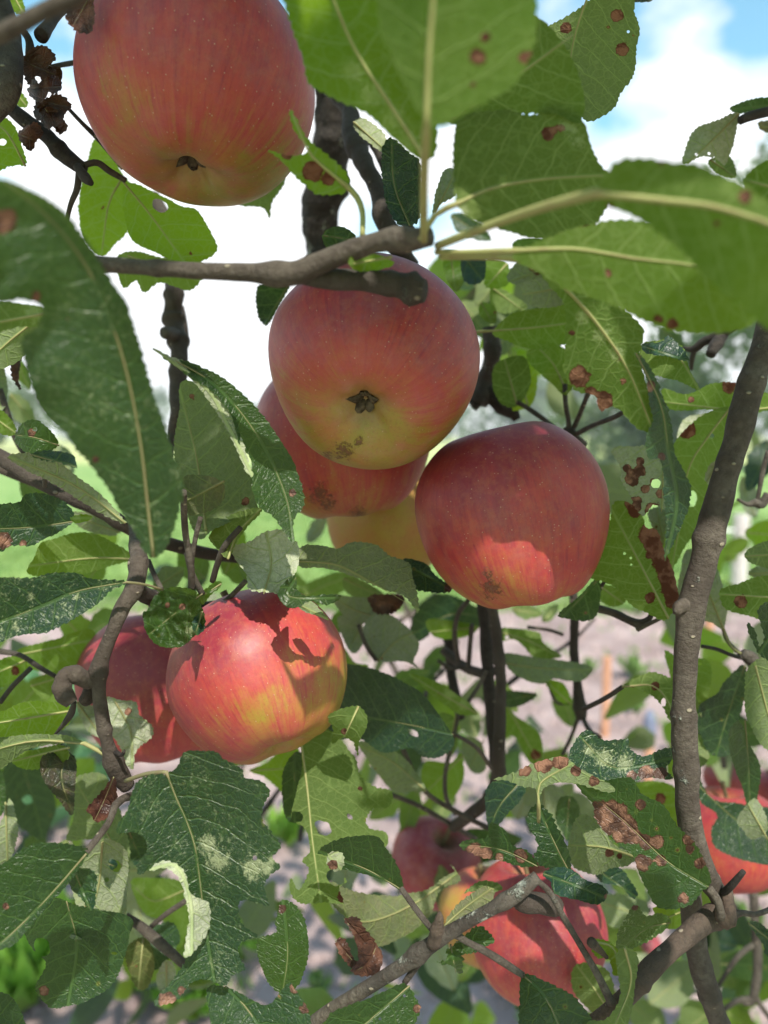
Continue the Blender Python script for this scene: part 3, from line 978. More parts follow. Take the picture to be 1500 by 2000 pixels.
rt = random.Random(3)
far_tree(14.6, 27, 11.5, 4.6, 'tall loose-crowned tree rising at the right photo edge beyond the lawn', rt, 5200, 0.20)
far_tree(12.2, 34, 5.5, 3.4, 'round bushy tree left of the tall one beyond the lawn', rt, 2600, 0.22)
far_tree(-31, 60, 6.5, 4.2, 'small dark tree at the far left field edge', rt, 2000, 0.35)
for i, (x, y, h, r_, lab) in enumerate(((30, 150, 12, 13, 'pale far tree clump straight above the right central apple'), (62, 170, 15, 14, 'pale far tree clump nearest the thick branch'),
                                        (5, 180, 10, 14, 'low far tree clump hidden mostly behind the central apples'), (-25, 190, 9, 13, 'low far tree clump left of the central apples'),
                                        (-62, 180, 11, 14, 'low far tree clump behind the large left leaf'), (96, 180, 16, 16, 'far tree clump at the right photo edge'))):
    far_tree(x, y, h, r_, lab, rt, 2200, 0.9, 0.02)

# ================================================================ apples in view
apple(388, 180, 241, 0.268, (-0.08, -0.97, 0.12), 'largest red apple, top left, with its dark calyx facing down', 0.80, 0.95, 0.32, (-0.1, 0.85, 0.35), 1.3, 0.86, 0.13, 0.03)
apple(729, 716, 217, 0.281, (-0.09, -0.56, 0.74), 'central red apple under the horizontal twig, its star-shaped calyx facing the viewer', 0.80, 0.75, 0.42, (0.0, 0.75, 0.1), 4.1, 0.92, 0.12, 0.03,
      scars=((672, 880, 34), (640, 892, 22), (700, 862, 20)))
apple(672, 856, 181, 0.352, (0.1, -0.95, -0.1), 'red apple half hidden behind the central one, russet marks low on its side', 0.66, 0.4, 0.15, (0.1, 0.5, 0.4), 2.2, 0.95, 0.12, 0.03,
      scars=((625, 965, 40), (700, 1005, 30), (640, 985, 26)))
apple(1003, 1012, 198, 0.300, (0.20, -0.96, 0.02), 'large orange-red apple right of centre with a bright sun patch', 0.68, 0.35, 0.25, (-0.15, 0.35, 0.3), 6.3, 0.97, 0.19, 0.045, stem=False,
      scars=((958, 1150, 38), (952, 1120, 22)))
apple(506, 1320, 181, 0.300, (0.36, -0.80, 0.36), 'sunlit orange-red apple with yellow-green underside, right one of the lower left pair', 0.66, 0.65, 0.16, (-0.6, 0.8, 0.25), 8.7, 0.93, 0.10, 0.035)
apple(318, 1338, 164, 0.372, (0.1, -0.95, 0.1), 'deep red apple behind the knobbly twig, left one of the lower left pair', 0.80, 0.3, 0.12, (-0.2, 0.3, 0.4), 3.4, 0.95, 0.12, 0.03)
apple(762, 1012, 128, 0.430, (0.0, -1, 0.0), 'yellow-green apple behind the central red apples', -0.95, 0.35, 0.05, (0, 0.3, 0.3), 5.2, 0.95, 0.1, 0.03)
apple(1046, 1818, 140, 0.365, (0.10, -0.98, 0.15), 'red apple with orange flank, lower right, behind the slanting twig', 0.70, 0.2, 0.22, (0.2, 0.4, 0.4), 7.5, 0.97, 0.14, 0.05)
apple(948, 1792, 92, 0.445, (0.0, -1, 0.1), 'yellow-sided apple hidden behind the lower right red apple', 0.15, 0.4, 0.20, (0.3, 0.7, 0.4), 9.5, 1.0, 0.1, 0.03)
apple(850, 1685, 92, 0.520, (-0.25, -0.85, -0.35), 'dusky purple-red apple with russet stem hollow, lower centre', 0.95, 0.4, 0.55, (0.0, 0.4, 0.5), 2.9, 0.85, 0.1, 0.03, scars=((880, 1650, 60),))
apple(1425, 1640, 108, 0.440, (0.0, -1, 0.1), 'glowing orange-red apple right of the thick branch behind the dark leaf', 0.62, 0.1, 0.05, (0.2, 0.5, 0.4), 3.9, 0.92, 0.1, 0.04)
apple(1420, 1520, 46, 0.80, (0.0, -1, 0.0), 'small far purple-red apple above the dark leaf at right', 1.0, 0.3, 0.5, (0, 0.6, 0.2), 1.9, 0.85, 0.1, 0.03)
apple(1505, 1545, 42, 0.85, (0.0, -1, 0.0), 'small far red and yellow apple cut by the right photo edge', 0.7, 0.4, 0.3, (0, 0.6, 0.2), 6.6, 0.9, 0.1, 0.03)
apple(1262, 1850, 32, 1.10, (0.0, -1, 0.0), 'tiny far pink apple above the lower right branch', 0.9, 0.4, 0.5, (0, 0.6, 0.2), 6.0, 0.9, 0.1, 0.03, res=(24, 36))
apple(1318, 1925, 28, 1.20, (0.0, -1, 0.0), 'tiny far pink apple beneath the lower right branch', 0.9, 0.4, 0.5, (0, 0.6, 0.2), 8.0, 0.9, 0.1, 0.03, res=(24, 36))

# ================================================================ branches of the near tree (px, py, radius px, depth)
# horizontal twig with its cut stub
branch([(-60, 500, 15, .215), (15, 505, 14, .212), (200, 516, 15, .206), (350, 527, 16, .203), (480, 532, 17, .202), (570, 535, 21, .200), (610, 520, 22, .199), (680, 492, 20, .197), (750, 470, 18, .193), (800, 468, 21, .189), (840, 462, 19, .186)],
       0.15, 0.25, 0.1, 0.14, ((0.12, .15, .02), (0.42, .2, .015), (0.66, .3, .03), (0.93, .35, .03)))
branch([(575, 535, 19, .201), (640, 545, 20, .204), (720, 548, 21, .207), (775, 557, 24, .208), (806, 565, 31, .207), (829, 568, 24, .206)], 0.55, 0.1, 0.2, 0.22, ((0.72, .15, .05), (0.9, .15, .04)))
# dark limbs behind the top apples
branch([(655, 60, 30, .40), (650, 180, 34, .41), (648, 250, 36, .42), (640, 330, 36, .43), (628, 400, 36, .44), (630, 480, 34, .45), (660, 600, 34, .46), (700, 760, 34, .48), (760, 900, 34, .5)], 0.9, 0, 0.5, 0.34, ((0.3, .2, .03), (0.5, .15, .03)), 20)
branch([(655, 180, 17, .37), (682, 215, 18, .36), (690, 270, 20, .35), (712, 320, 18, .34), (738, 370, 18, .335), (752, 430, 18, .33), (775, 480, 20, .33), (800, 520, 18, .34)], 0.7, 0.3, 0.1, 0.2, ((0.4, .25, .03), (0.75, .2, .03)))
branch([(705, 240, 9, .36), (745, 310, 9, .355), (770, 380, 8, .35), (800, 450, 10, .33)], 0.8, 0, 0, 0.2)
# twig left of the central apple
branch([(300, 385, 14, .40), (322, 430, 13, .39), (335, 520, 14, .38), (340, 580, 17, .37), (338, 620, 16, .37), (346, 665, 17, .365), (350, 700, 15, .36), (345, 760, 15, .355), (345, 800, 13, .35), (335, 850, 9, .35), (325, 910, 8, .34)],
       0.35, 0.25, 0.25, 0.24, ((0.42, .35, .018), (0.50, .55, .02), (0.58, .45, .02), (0.7, .2, .02)))
branch([(345, 655, 12, .365), (332, 652, 13, .355), (322, 650, 12, .350), (318, 650, 10, .349)], 0.3, 0.1, 0.2, 0.2)
branch([(352, 600, 9, .385), (360, 660, 9, .38), (350, 720, 8, .375)], 0.6, 0, 0, 0.2)
# left slanting branch and the twig carrying the lower pair
branch([(-80, 850, 15, .31), (0, 893, 15, .305), (60, 930, 15, .30), (120, 962, 15, .30), (200, 1000, 14, .30), (270, 1040, 13, .31), (340, 1065, 13, .32), (430, 1085, 12, .34), (520, 1090, 10, .36)], 0.45, 0.3, 0.1, 0.12, ((0.5, .2, .02),))
branch([(-80, 870, 9, .35), (0, 915, 9, .34), (80, 948, 9, .335), (150, 985, 8, .33), (230, 1012, 8, .33)], 0.4, 0.5, 0, 0.12)
branch([(262, 1020, 11, .285), (266, 1060, 14, .272), (272, 1100, 16, .262), (262, 1150, 18, .255), (240, 1185, 14, .253), (222, 1230, 13, .252), (205, 1270, 14, .252), (193, 1310, 16, .252), (194, 1350, 15, .253), (200, 1400, 13, .255), (207, 1440, 12, .256), (218, 1480, 15, .258), (232, 1510, 19, .262), (250, 1535, 16, .265)],
       0.12, 0.25, 0.35, 0.22, ((0.25, .25, .02), (0.42, .15, .02), (0.60, .22, .02), (0.78, .25, .015), (0.88, .3, .02)))
branch([(262, 1150, 14, .257), (290, 1165, 15, .268), (330, 1175, 13, .285), (380, 1185, 11, .30), (430, 1180, 8, .30)], 0.75, 0.2, 0, 0.25)
branch([(195, 1330, 17, .254), (172, 1328, 16, .252), (150, 1320, 15, .249), (130, 1314, 14, .247), (121, 1332, 15, .246), (127, 1356, 16, .246), (140, 1374, 11, .246)], 0.25, 0.35, 0.3, 0.5, ((0.15, .3, .04), (0.4, .3, .05), (0.7, .35, .04)))
branch([(182, 1335, 13, .258), (176, 1358, 15, .257), (162, 1372, 11, .257)], 0.6, 0.6, 0, 0.5)
branch([(145, 1372, 4, .258), (138, 1395, 7, .262), (120, 1420, 4, .265), (105, 1437, 2, .27)], 0.3, 0, 0, 0.2)
branch([(225, 1470, 4, .256), (238, 1474, 4, .252), (243, 1466, 2.5, .250)], 0.9, 0.3, 0, 0.1)
# long right-hand branch
branch([(1530, 560, 25, .262), (1500, 650, 25, .262), (1470, 740, 25, .262), (1440, 850, 25, .262), (1412, 950, 25, .262), (1390, 1030, 25, .262), (1372, 1110, 25, .262), (1352, 1180, 24, .262), (1342, 1260, 23, .262), (1338, 1340, 22, .263), (1336, 1420, 24, .264), (1341, 1500, 23, .265), (1343, 1580, 22, .266), (1360, 1660, 22, .268), (1385, 1720, 20, .270), (1408, 1755, 20, .272), (1418, 1785, 22, .274)],
       0.10, 0.20, 0.25, 0.17, ((0.15, .12, .012), (0.27, .10, .01), (0.39, .20, .012), (0.50, .10, .02), (0.655, .12, .006), (0.74, .1, .008), (0.93, .15, .01)), 24, 'branch', 60)
branch([(1345, 1180, 9, .262), (1335, 1182, 14, .260), (1325, 1188, 12, .258), (1322, 1200, 8, .258)], 0.1, 0.3, 0.1, 0.2)
branch([(1352, 1640, 20, .275), (1348, 1720, 20, .285), (1352, 1800, 21, .290), (1362, 1860, 21, .290), (1378, 1920, 21, .292), (1398, 1980, 20, .295), (1430, 2060, 20, .30)], 0.15, 0.05, 0.35, 0.14, ((0.45, .15, .03), (0.7, .12, .02)), 20)
branch([(1420, 1782, 19, .272), (1385, 1795, 21, .270), (1345, 1825, 19, .266), (1310, 1855, 16, .262), (1275, 1888, 20, .258), (1250, 1920, 19, .256), (1215, 1955, 18, .256), (1170, 1990, 15, .258), (1120, 2020, 15, .262)], 0.15, 0.60, 0.1, 0.18, ((0.08, .25, .03), (0.58, .28, .02)), 20)
branch([(1412, 1745, 7, .268), (1430, 1728, 7, .262), (1452, 1702, 5, .258)], 0.7, 0.0, 0, 0.1)
branch([(1418, 1770, 13, .268), (1412, 1790, 14, .264), (1425, 1800, 12, .262), (1420, 1740, 11, .268)], 0.0, 0.9, 0, 0.25)
branch([(1425, 1790, 8, .270), (1450, 1783, 6, .272), (1480, 1785, 5, .276), (1530, 1765, 5, .285)], 0.1, 0.2, 0, 0.1)
# lower centre twig with its bud and stub
branch([(560, 2050, 14, .27), (620, 1990, 12, .262), (700, 1940, 13, .255), (780, 1890, 14, .250), (850, 1840, 15, .245), (900, 1808, 13, .243), (960, 1775, 13, .241), (1010, 1745, 14, .240), (1050, 1712, 12, .240)], 0.0, 0.0, 0.5, 0.10, ((0.58, .35, .025), (0.88, .2, .02)))
branch([(846, 1842, 12, .244), (852, 1815, 12, .240), (857, 1795, 9, .238), (859, 1782, 3, .237)], 0.1, 0.7, 0, 0.4, ((0.5, .3, .1),))
branch([(852, 1822, 9, .243), (885, 1822, 10, .245), (910, 1838, 7, .247), (960, 1865, 7, .250), (1022, 1905, 6, .250)], 0.0, 0.1, 0.2, 0.2)
branch([(1000, 1745, 12, .246), (1020, 1762, 17, .248), (1055, 1765, 19, .250), (1085, 1772, 20, .252), (1098, 1776, 12, .252)], 0.45, 0.35, 0.1, 0.22)
branch([(1048, 1718, 6, .240), (1075, 1745, 6, .242), (1100, 1790, 6, .245), (1130, 1840, 6, .248), (1165, 1900, 7, .25), (1195, 1960, 9, .252)], 0.0, 0.1, 0.1, 0.15, name='twig')
branch([(845, 1850, 6, .246), (815, 1885, 6, .250), (790, 1920, 5, .252)], 0.1, 0.1, 0, 0.2, name='twig')
branch([(1155, 1840, 10, .245), (1170, 1855, 8, .25), (1185, 1870, 4, .255)], 0.1, 0.8, 0, 0.3)
# hanging twigs behind the right apple
branch([(935, 1120, 12, .40), (945, 1190, 12, .40), (950, 1260, 12, .40), (955, 1340, 12, .40), (962, 1420, 12, .40), (970, 1500, 13, .40)], 0.75, 0.2, 0, 0.14)
branch([(960, 1180, 11, .385), (970, 1240, 11, .385), (978, 1320, 10, .385), (977, 1400, 11, .385), (974, 1460, 13, .385), (972, 1525, 16, .39), (955, 1560, 13, .40), (920, 1590, 12, .41), (885, 1615, 11, .42)], 0.45, 0.3, 0, 0.14, ((0.2, .2, .02), (0.75, .2, .02)))
branch([(1118, 1130, 9, .42), (1122, 1210, 9, .42), (1121, 1270, 9, .42), (1127, 1330, 9, .42), (1134, 1390, 12, .42), (1136, 1405, 9, .42)], 0.65, 0.25, 0, 0.16, ((0.9, .3, .04),))
branch([(860, 1215, 13, .45), (878, 1250, 14, .45), (880, 1300, 10, .45), (888, 1350, 10, .45), (900, 1400, 9, .46)], 0.85, 0, 0, 0.24)
branch([(865, 1270, 8, .44), (900, 1298, 9, .43), (940, 1315, 10, .41), (970, 1310, 8, .40)], 0.4, 0.3, 0, 0.2)
branch([(1165, 1188, 8, .33), (1200, 1198, 8, .325), (1230, 1212, 8, .32), (1250, 1218, 9, .318), (1268, 1208, 6, .316), (1275, 1190, 5, .315)], 0.3, 0.1, 0, 0.15)
branch([(1245, 1228, 6, .318), (1275, 1215, 4, .312), (1305, 1200, 4, .300)], 0.0, 0.0, 0, 0.1, name='twig')
# top left cluster of wood
branch([(-60, 90, 18, .15), (0, 68, 17, .145), (70, 30, 16, .142), (150, -10, 16, .14), (220, -50, 15, .14)], 0.1, 0.25, 0, 0.08)
branch([(-20, -40, 22, .26), (5, 40, 26, .26), (15, 110, 28, .255), (10, 170, 28, .25), (-15, 215, 22, .25), (-60, 260, 20, .25)], 0.15, 0, 0.2, 0.12)
branch([(15, 205, 14, .275), (50, 235, 14, .275), (90, 265, 14, .275), (120, 295, 16, .275), (148, 320, 14, .275), (168, 328, 9, .275)], 0.9, 0, 0, 0.32, ((0.65, .25, .05),))
branch([(150, 325, 8, .272), (165, 345, 10, .270), (178, 358, 5, .268)], 0.8, 0.2, 0, 0.3)
branch([(165, 322, 6, .274), (190, 318, 6, .276), (215, 335, 6, .280), (245, 352, 5, .285)], 0.2, 0.3, 0, 0.1, name='twig')
branch([(155, 335, 7, .275), (150, 370, 6, .277), (138, 400, 5, .28), (128, 440, 4, .285)], 0.3, 0, 0, 0.1, name='twig')
branch([(130, 208, 3.5, .28), (160, 240, 4, .282), (195, 275, 5, .288), (240, 330, 4, .295)], 0.1, 0, 0, 0.1, name='twig')
branch([(100, 130, 4, .29), (130, 125, 5, .295), (160, 120, 4, .30)], 0.1, 0, 0, 0.1, name='twig')
branch([(80, 70, 14, .27), (110, 30, 10, .28), (150, -10, 10, .29)], 0.3, 0.2, 0, 0.2)
branch([(28, 40, 6, .27), (55, 75, 8, .27), (60, 110, 10, .27)], 0.5, 0.2, 0, 0.2)
# upper right twigs
branch([(1445, 236, 8, .30), (1462, 228, 9, .30), (1500, 218, 9, .30), (1560, 205, 10, .31)], 0.75, 0.1, 0, 0.12)
branch([(1335, 680, 4, .36), (1355, 682, 7, .355), (1375, 668, 9, .35), (1400, 655, 12, .345), (1440, 628, 12, .34), (1480, 600, 12, .33)], 0.7, 0.2, 0, 0.35)
branch([(1412, 655, 11, .345), (1398, 675, 12, .34), (1388, 692, 10, .338)], 0.85, 0.1, 0, 0.25)
branch([(1358, 680, 5, .355), (1352, 700, 5, .357), (1350, 722, 3, .36)], 0.1, 0.1, 0, 0.1, name='twig')
branch([(1140, 868, 8, .36), (1122, 855, 9, .355), (1112, 842, 10, .355), (1100, 850, 9, .36)], 0.3, 0.1, 0, 0.2)
for st in ('1112,845,.355 1110,820,.353 1105,790,.35 1103,750,.35', '1118,840,.355 1130,815,.35 1150,765,.335', '1125,848,.355 1160,830,.33 1205,812,.30 1250,780,.26', '1098,848,.36 1070,825,.365 1035,800,.37 1010,785,.37'):
    q = [tuple(map(float, s.split(','))) for s in st.split()]
    branch([(a, b_, 5.0, dd) for a, b_, dd in q], 0.2, 0.1, 0, 0.08, nseg=8, name='twig')
branch([(920, 790, 18, .40), (950, 770, 20, .40), (975, 790, 18, .40), (1000, 805, 14, .40), (1010, 820, 10, .40)], 0.9, 0.6, 0, 0.5)
branch([(955, 640, 16, .39), (960, 690, 18, .39), (950, 740, 18, .40), (935, 790, 16, .40)], 0.5, 0.1, 0.3, 0.4)
# right edge twigs
branch([(1500, 965, 8, .34), (1488, 985, 8, .34), (1475, 982, 8, .34), (1460, 985, 4, .34), (1440, 975, 2.5, .34)], 0.2, 0, 0, 0.2)
branch([(1478, 985, 5, .34), (1483, 960, 4, .34), (1490, 920, 5, .34), (1500, 880, 4, .34)], 0.0, 0, 0, 0.1, name='twig')
branch([(1370, 1262, 4, .34), (1400, 1268, 4, .335), (1430, 1280, 4, .33), (1452, 1285, 5, .33)], 0.4, 0, 0, 0.1, name='twig')
branch([(1450, 1275, 9, .33), (1465, 1285, 14, .33), (1480, 1298, 12, .33), (1500, 1290, 10, .33), (1530, 1270, 8, .33)], 0.2, 0, 0.2, 0.3)
branch([(1412, 1228, 3.5, .34), (1420, 1250, 4, .337), (1440, 1272, 4.5, .333), (1455, 1280, 4, .33)], 0.0, 0, 0, 0.1, name='twig')
branch([(1470, 1720, 9, .50), (1475, 1800, 8, .50), (1480, 1880, 9, .50), (1470, 1950, 8, .50), (1450, 1960, 5, .5)], 0.2, 0, 0, 0.15)
branch([(1478, 1840, 5, .50), (1440, 1870, 5, .50), (1400, 1930, 4, .50)], 0.2, 0, 0, 0.1, name='twig')
branch([(1472, 1940, 6, .5), (1490, 1970, 5, .5), (1520, 2010, 5, .5)], 0.2, 0, 0, 0.1, name='twig')
branch([(1410, 1975, 4, .5), (1440, 1955, 5, .5), (1472, 1950, 6, .5)], 0.2, 0, 0, 0.1, name='twig')
# lower left twigs
branch([(245, 1790, 8, .33), (275, 1810, 9, .33), (310, 1840, 10, .33), (350, 1875, 9, .33), (380, 1900, 8, .33)], 0.3, 0.1, 0.1, 0.1)
branch([(295, 1810, 5, .34), (325, 1785, 5, .34), (365, 1758, 5, .34)], 0.3, 0.2, 0, 0.1, name='twig')
branch([(0, 1372, 5, .31), (25, 1340, 5, .31), (60, 1305, 5, .31)], 0.5, 0, 0, 0.1, name='twig')
branch([(0, 1272, 6, .33), (40, 1280, 5, .33), (80, 1305, 5, .33), (115, 1325, 4, .33)], 0.4, 0, 0, 0.1, name='twig')
branch([(0, 760, 5, .33), (12, 800, 6, .33), (28, 850, 6, .33), (48, 890, 5, .33)], 0.2, 0, 0, 0.1, name='twig')
branch([(70, 885, 3, .27), (85, 915, 4, .27), (88, 950, 5, .275)], 0.0, 0, 0, 0.1, name='twig')
# thin stalks in the centre
for st, r_ in (('450,1180,.30 430,1195,.30 410,1215,.30', 8), ('480,1135,.285 450,1165,.288 418,1190,.29', 5),
               ('290,1095,.29 300,1120,.285 315,1150,.28', 5), ('375,1150,.26 372,1100,.255 362,1040,.25 358,960,.235', 7),
               ('372,1150,.262 375,1095,.258 382,1050,.256 392,1010,.254', 5), ('395,1160,.262 375,1120,.258 365,1080,.255', 6),
               ('415,1135,.28 425,1100,.275 440,1065,.27 470,1030,.268', 6), ('895,1290,.42 888,1240,.41 895,1200,.40 915,1172,.39', 5),
               ('915,1300,.42 918,1260,.415 922,1220,.41', 5), ('1290,1745,.27 1310,1760,.272', 6),
               ('885,1432,.35 930,1460,.36 960,1500,.38', 4), ('770,1410,.37 790,1470,.38 830,1545,.39 900,1590,.40 960,1620,.40', 5),
               ('760,1550,.40 820,1575,.41 880,1610,.42 930,1640,.43', 5), ('895,1395,.40 885,1440,.40 870,1510,.40 872,1560,.405 890,1590,.41', 4.5),
               ('735,1290,.37 715,1260,.37 700,1220,.37', 4), ('915,1370,.39 935,1340,.39 950,1310,.39', 4),
               ('855,1290,.42 880,1305,.42 905,1303,.42', 3.5), ('1070,1330,.42 1085,1370,.42 1110,1375,.42', 3),
               ('1140,1385,.335 1180,1365,.325 1215,1342,.315', 5), ('1130,1400,.42 1115,1440,.42 1098,1475,.42', 4),
               ('1138,1400,.42 1150,1425,.41 1172,1442,.40', 5), ('1415,1430,.60 1412,1470,.60 1415,1500,.60', 6), ('1435,1430,.60 1440,1470,.60 1440,1500,.60', 6),
               ('1100,1240,.42 1070,1230,.42 1030,1225,.42', 3.5), ('225,1573,.245 210,1610,.240 168,1665,.232', 7), ('255,1555,.262 240,1560,.252 225,1573,.245', 8),
               ('1185,1130,.32 1172,1150,.325 1160,1185,.33', 4), ('1385,1735,.262 1402,1760,.262 1410,1795,.262', 8),
               ('783,1735,.26 812,1775,.255 835,1805,.25 852,1825,.246', 6)):
    q = [tuple(map(float, s.split(','))) for s in st.split()]
    branch([(a, b_, r_, dd) for a, b_, dd in q], -0.1, 0.15, 0, 0.06, nseg=8, name='twig')

rb_ = random.Random(99)
for k in range(16):
    bx, by = rb_.choice(((820, 1450), (1080, 1550), (1250, 1800), (560, 1600), (150, 1550), (900, 1350), (1420, 1400), (700, 1250)))
    x_, y_ = bx + rb_.uniform(-120, 120), by + rb_.uniform(-80, 80)
    an = rb_.uniform(-2.6, -0.5); d_ = rb_.uniform(.5, .8); L_ = rb_.uniform(120, 260)
    pth = []
    for j in range(5):
        u = j / 4
        pth.append((x_ + math.cos(an) * L_ * u + rb_.uniform(-8, 8), y_ + math.sin(an) * L_ * u + rb_.uniform(-8, 8), 6 * (1 - .6 * u), d_ + .03 * u))
    branch(pth, rb_.uniform(.1, .8), .2, .1, .2, ((.3, .3, .03), (.7, .3, .03)), 8, 'twig')

# ================================================================ leaves (outlines in photo pixels, each at its own depth)
F = leaf
# ---- nearest leaves
F("-40,340 0,350 60,370 120,410 165,460 200,520 245,590 270,660 292,740 310,800 325,840 345,900 357,950 350,1000 330,1060 305,1090 285,1080 262,1040 235,1000 215,960 185,920 160,890 130,850 95,820 75,790 60,750 45,700 45,660 72,640 80,600 40,585 0,590 -60,560 -90,430",
  "300,1088 290,1000 272,850 240,700 190,560 110,440 -20,330", (.190, .135), 'U', .34, .50, .10, -.30, .004, .10, .35, wav=.0045, blotch="10,430,22 70,580,10 128,628,7 185,900,7", rw=1.5)
F("735,-60 742,60 765,110 790,170 815,215 835,243 862,250 905,225 950,200 1000,170 1030,120 1048,60 1045,-40 1000,-200 880,-300 790,-250",
  "833,248 837,120 846,0 870,-290", (.138, .118), 'D', .75, .15, -.15, .75, .0, .04, 0, stalk="828,470,.180 828,400,.165 829,330,.152 833,260,.140", blotch="935,110,15 950,72,9 1030,110,14 920,165,8", rw=1.4)
F("555,-40 560,20 572,60 590,110 600,160 640,185 680,205 722,225 770,270 815,308 848,302 855,220 840,100 800,0 740,-80 640,-120",
  "828,306 760,200 690,90 620,-80", (.182, .165), 'D', .80, 0, .25, .35, .004, .10, 0, bleach="690,140,26 730,185,30 770,230,30 800,275,26", stalk="826,450,.186 826,380,.185 828,306,.182", rw=1.3)  # pale marks here paint a sunlit band across the blade
F("880,60 1000,28 1060,40 1110,100 1135,160 1142,210 1125,242 1080,222 1000,225 940,240 890,245 850,210",
  "880,235 980,170 1130,60", (.205, .20), 'D', .45, 0, .2, .3, .0, .10)
F("1040,110 1060,60 1100,35 1150,0 1190,-60 1240,-40 1240,20 1249,60 1243,95 1240,140 1215,180 1195,215 1148,238 1120,205 1070,180",
  "1165,-50 1128,50 1112,130 1100,250", (.250, .262), 'D', .30, .30, .25, .30, .004, .20, 0, holes="1227,62,3", blotch="1215,95,12 1205,30,12 1105,55,10", rw=.9)
F("893,400 885,330 888,260 905,225 980,215 1040,225 1070,205 1110,215 1140,240 1156,285 1172,320 1192,345 1186,400 1160,440 1110,466 1050,468 990,452 930,432",
  "893,398 960,368 1060,350 1190,342", (.178, .200), 'D', .42, .05, .15, .35, .006, .10, 0, bleach="1112,245,22 1130,275,16 905,410,14", blotch="1070,262,12 1095,250,9 1140,452,14 1165,448,10", stalk="820,470,.185 850,420,.182 893,398,.178", rw=1.1)  # upper right pale marks paint a sun patch on the corner
F("1160,378 1195,322 1240,308 1300,315 1360,318 1420,345 1470,372 1510,400 1600,450 1700,560 1720,660 1640,720 1560,690 1500,642 1450,602 1380,542 1310,472 1230,420 1180,398",
  "1160,378 1300,392 1420,410 1560,470 1700,620", (.142, .122), 'D', .62, .05, -.25, .45, .0, .10, 0, stalk="855,480,.188 900,462,.176 980,432,.166 1060,405,.155 1160,378,.142", blotch="1290,322,9 1400,435,7 1455,385,14 1190,405,8", rw=1.5)
F("1000,500 1060,468 1150,438 1220,428 1300,450 1380,500 1440,560 1490,600 1460,640 1380,652 1300,645 1250,622 1180,590 1100,562 1050,532",
  "1000,490 1120,486 1240,505 1360,520 1490,560", (.172, .160), 'D', .72, .05, .15, .30, .005, .08, 0, stalk="852,492,.190 900,494,.184 1000,490,.172", blotch="1190,532,8 1315,632,10 1285,622,8", rw=1.05)
F("1045,520 1080,530 1120,545 1180,580 1255,640 1250,700 1266,760 1282,800 1270,842 1240,832 1210,800 1190,795 1172,802 1160,772 1122,762 1102,720 1104,640 1100,590 1070,555",
  "1045,518 1100,560 1160,625 1225,720 1275,840", (.195, .225), 'D', .50, .0, .15, .35, .004, .18, 0, blotch="1131,735,19 1175,786,20 1152,765,8 1217,744,7 1233,600,9 1118,650,6", bleach="1140,620,18 1175,655,20 1205,690,20", stalk="860,500,.19 940,500,.193 1010,505,.195 1045,518,.195", rw=1.5)
F("1240,690 1262,705 1290,760 1310,820 1317,880 1330,910 1349,950 1346,990 1325,1040 1306,1080 1298,1092 1300,1020 1296,960 1290,900 1266,896 1262,850 1276,820 1268,790 1262,740",
  "1242,690 1290,790 1305,880 1322,980 1300,1090", (.215, .235), 'U', .22, .55, .5, -.3, .004, .05, .15, blotch="1268,755,10 1292,892,7", rw=.8)
F("1452,350 1500,312 1560,320 1560,430 1500,402 1470,385", "1560,380 1452,350", .20, 'D', .6, .0, .2)
F("525,294 548,300 582,304 602,290 572,250 568,214 592,258 620,288 660,318 682,350 672,376 622,380 586,352 552,318",
  "676,362 625,320 600,290 568,214", (.205, .198), 'D', .95, .1, .4, .3, .0, .15, 0, stalk="708,460,.200 708,415,.203 697,385,.205 676,362,.205", blotch="610,335,18 560,300,10 640,350,12", rw=1.2)
# ---- upper left
F("185,272 215,300 240,340 256,362 246,400 249,450 222,480 200,502 170,480 156,440 154,390 165,335", "236,352 212,400 198,500", (.34, .35), 'D', .92, 0, .1, .2, 0, .10, blotch="200,405,4")
F("240,362 265,358 300,375 350,400 385,410 410,450 425,486 400,508 350,512 300,492 260,470 245,430", "240,355 290,415 352,500", (.30, .31), 'D', .92, 0, -.1, .2, 0, .08, holes="315,402,16,.75", blotch="372,495,4")
F("228,505 262,490 320,505 392,510 397,540 372,568 342,560 310,553 282,572 266,548 240,562", "250,500 380,545", .325, 'D', .7, .2, .1, .2, 0, .25)
F("-40,250 5,230 30,250 45,290 51,320 20,325 -40,342", "50,325 10,255 -40,230", .29, 'D', .9, 0, .1, holes="5,278,7", spots=.1)
F("20,-30 45,0 48,28 30,25 15,10", "15,-30 45,25", .30, 'D', .95, 0, .1)
F("18,165 40,175 55,205 40,210 25,195", "18,165 50,205", .30, 'D', .95, 0, .1)
F("490,382 530,352 555,338 556,358 532,395 527,425 512,406 470,402 468,390", "556,340 520,380 472,396", .34, 'D', .45, .5, .3)
F("503,560 540,552 566,556 547,595 521,636 503,612", "566,552 520,630", .34, 'U', .0, 0, .2)
F("745,300 762,268 800,300 820,322 822,420 800,442 770,432 750,380", "800,440 770,360 765,270", .25, 'U', .05, .9, .5, speck=.3)
F("690,240 712,232 750,262 762,300 735,290 700,262", "690,238 760,300", .30, 'D', .1, .9, .3)
F("632,455 660,442 690,455 695,478 655,488 635,480", "632,460 695,470", .25, 'U', .1, .1, .3)
F("700,492 745,500 770,515 740,528 700,530 680,512", "775,500 690,515", .195, 'D', .9, 0, .6)
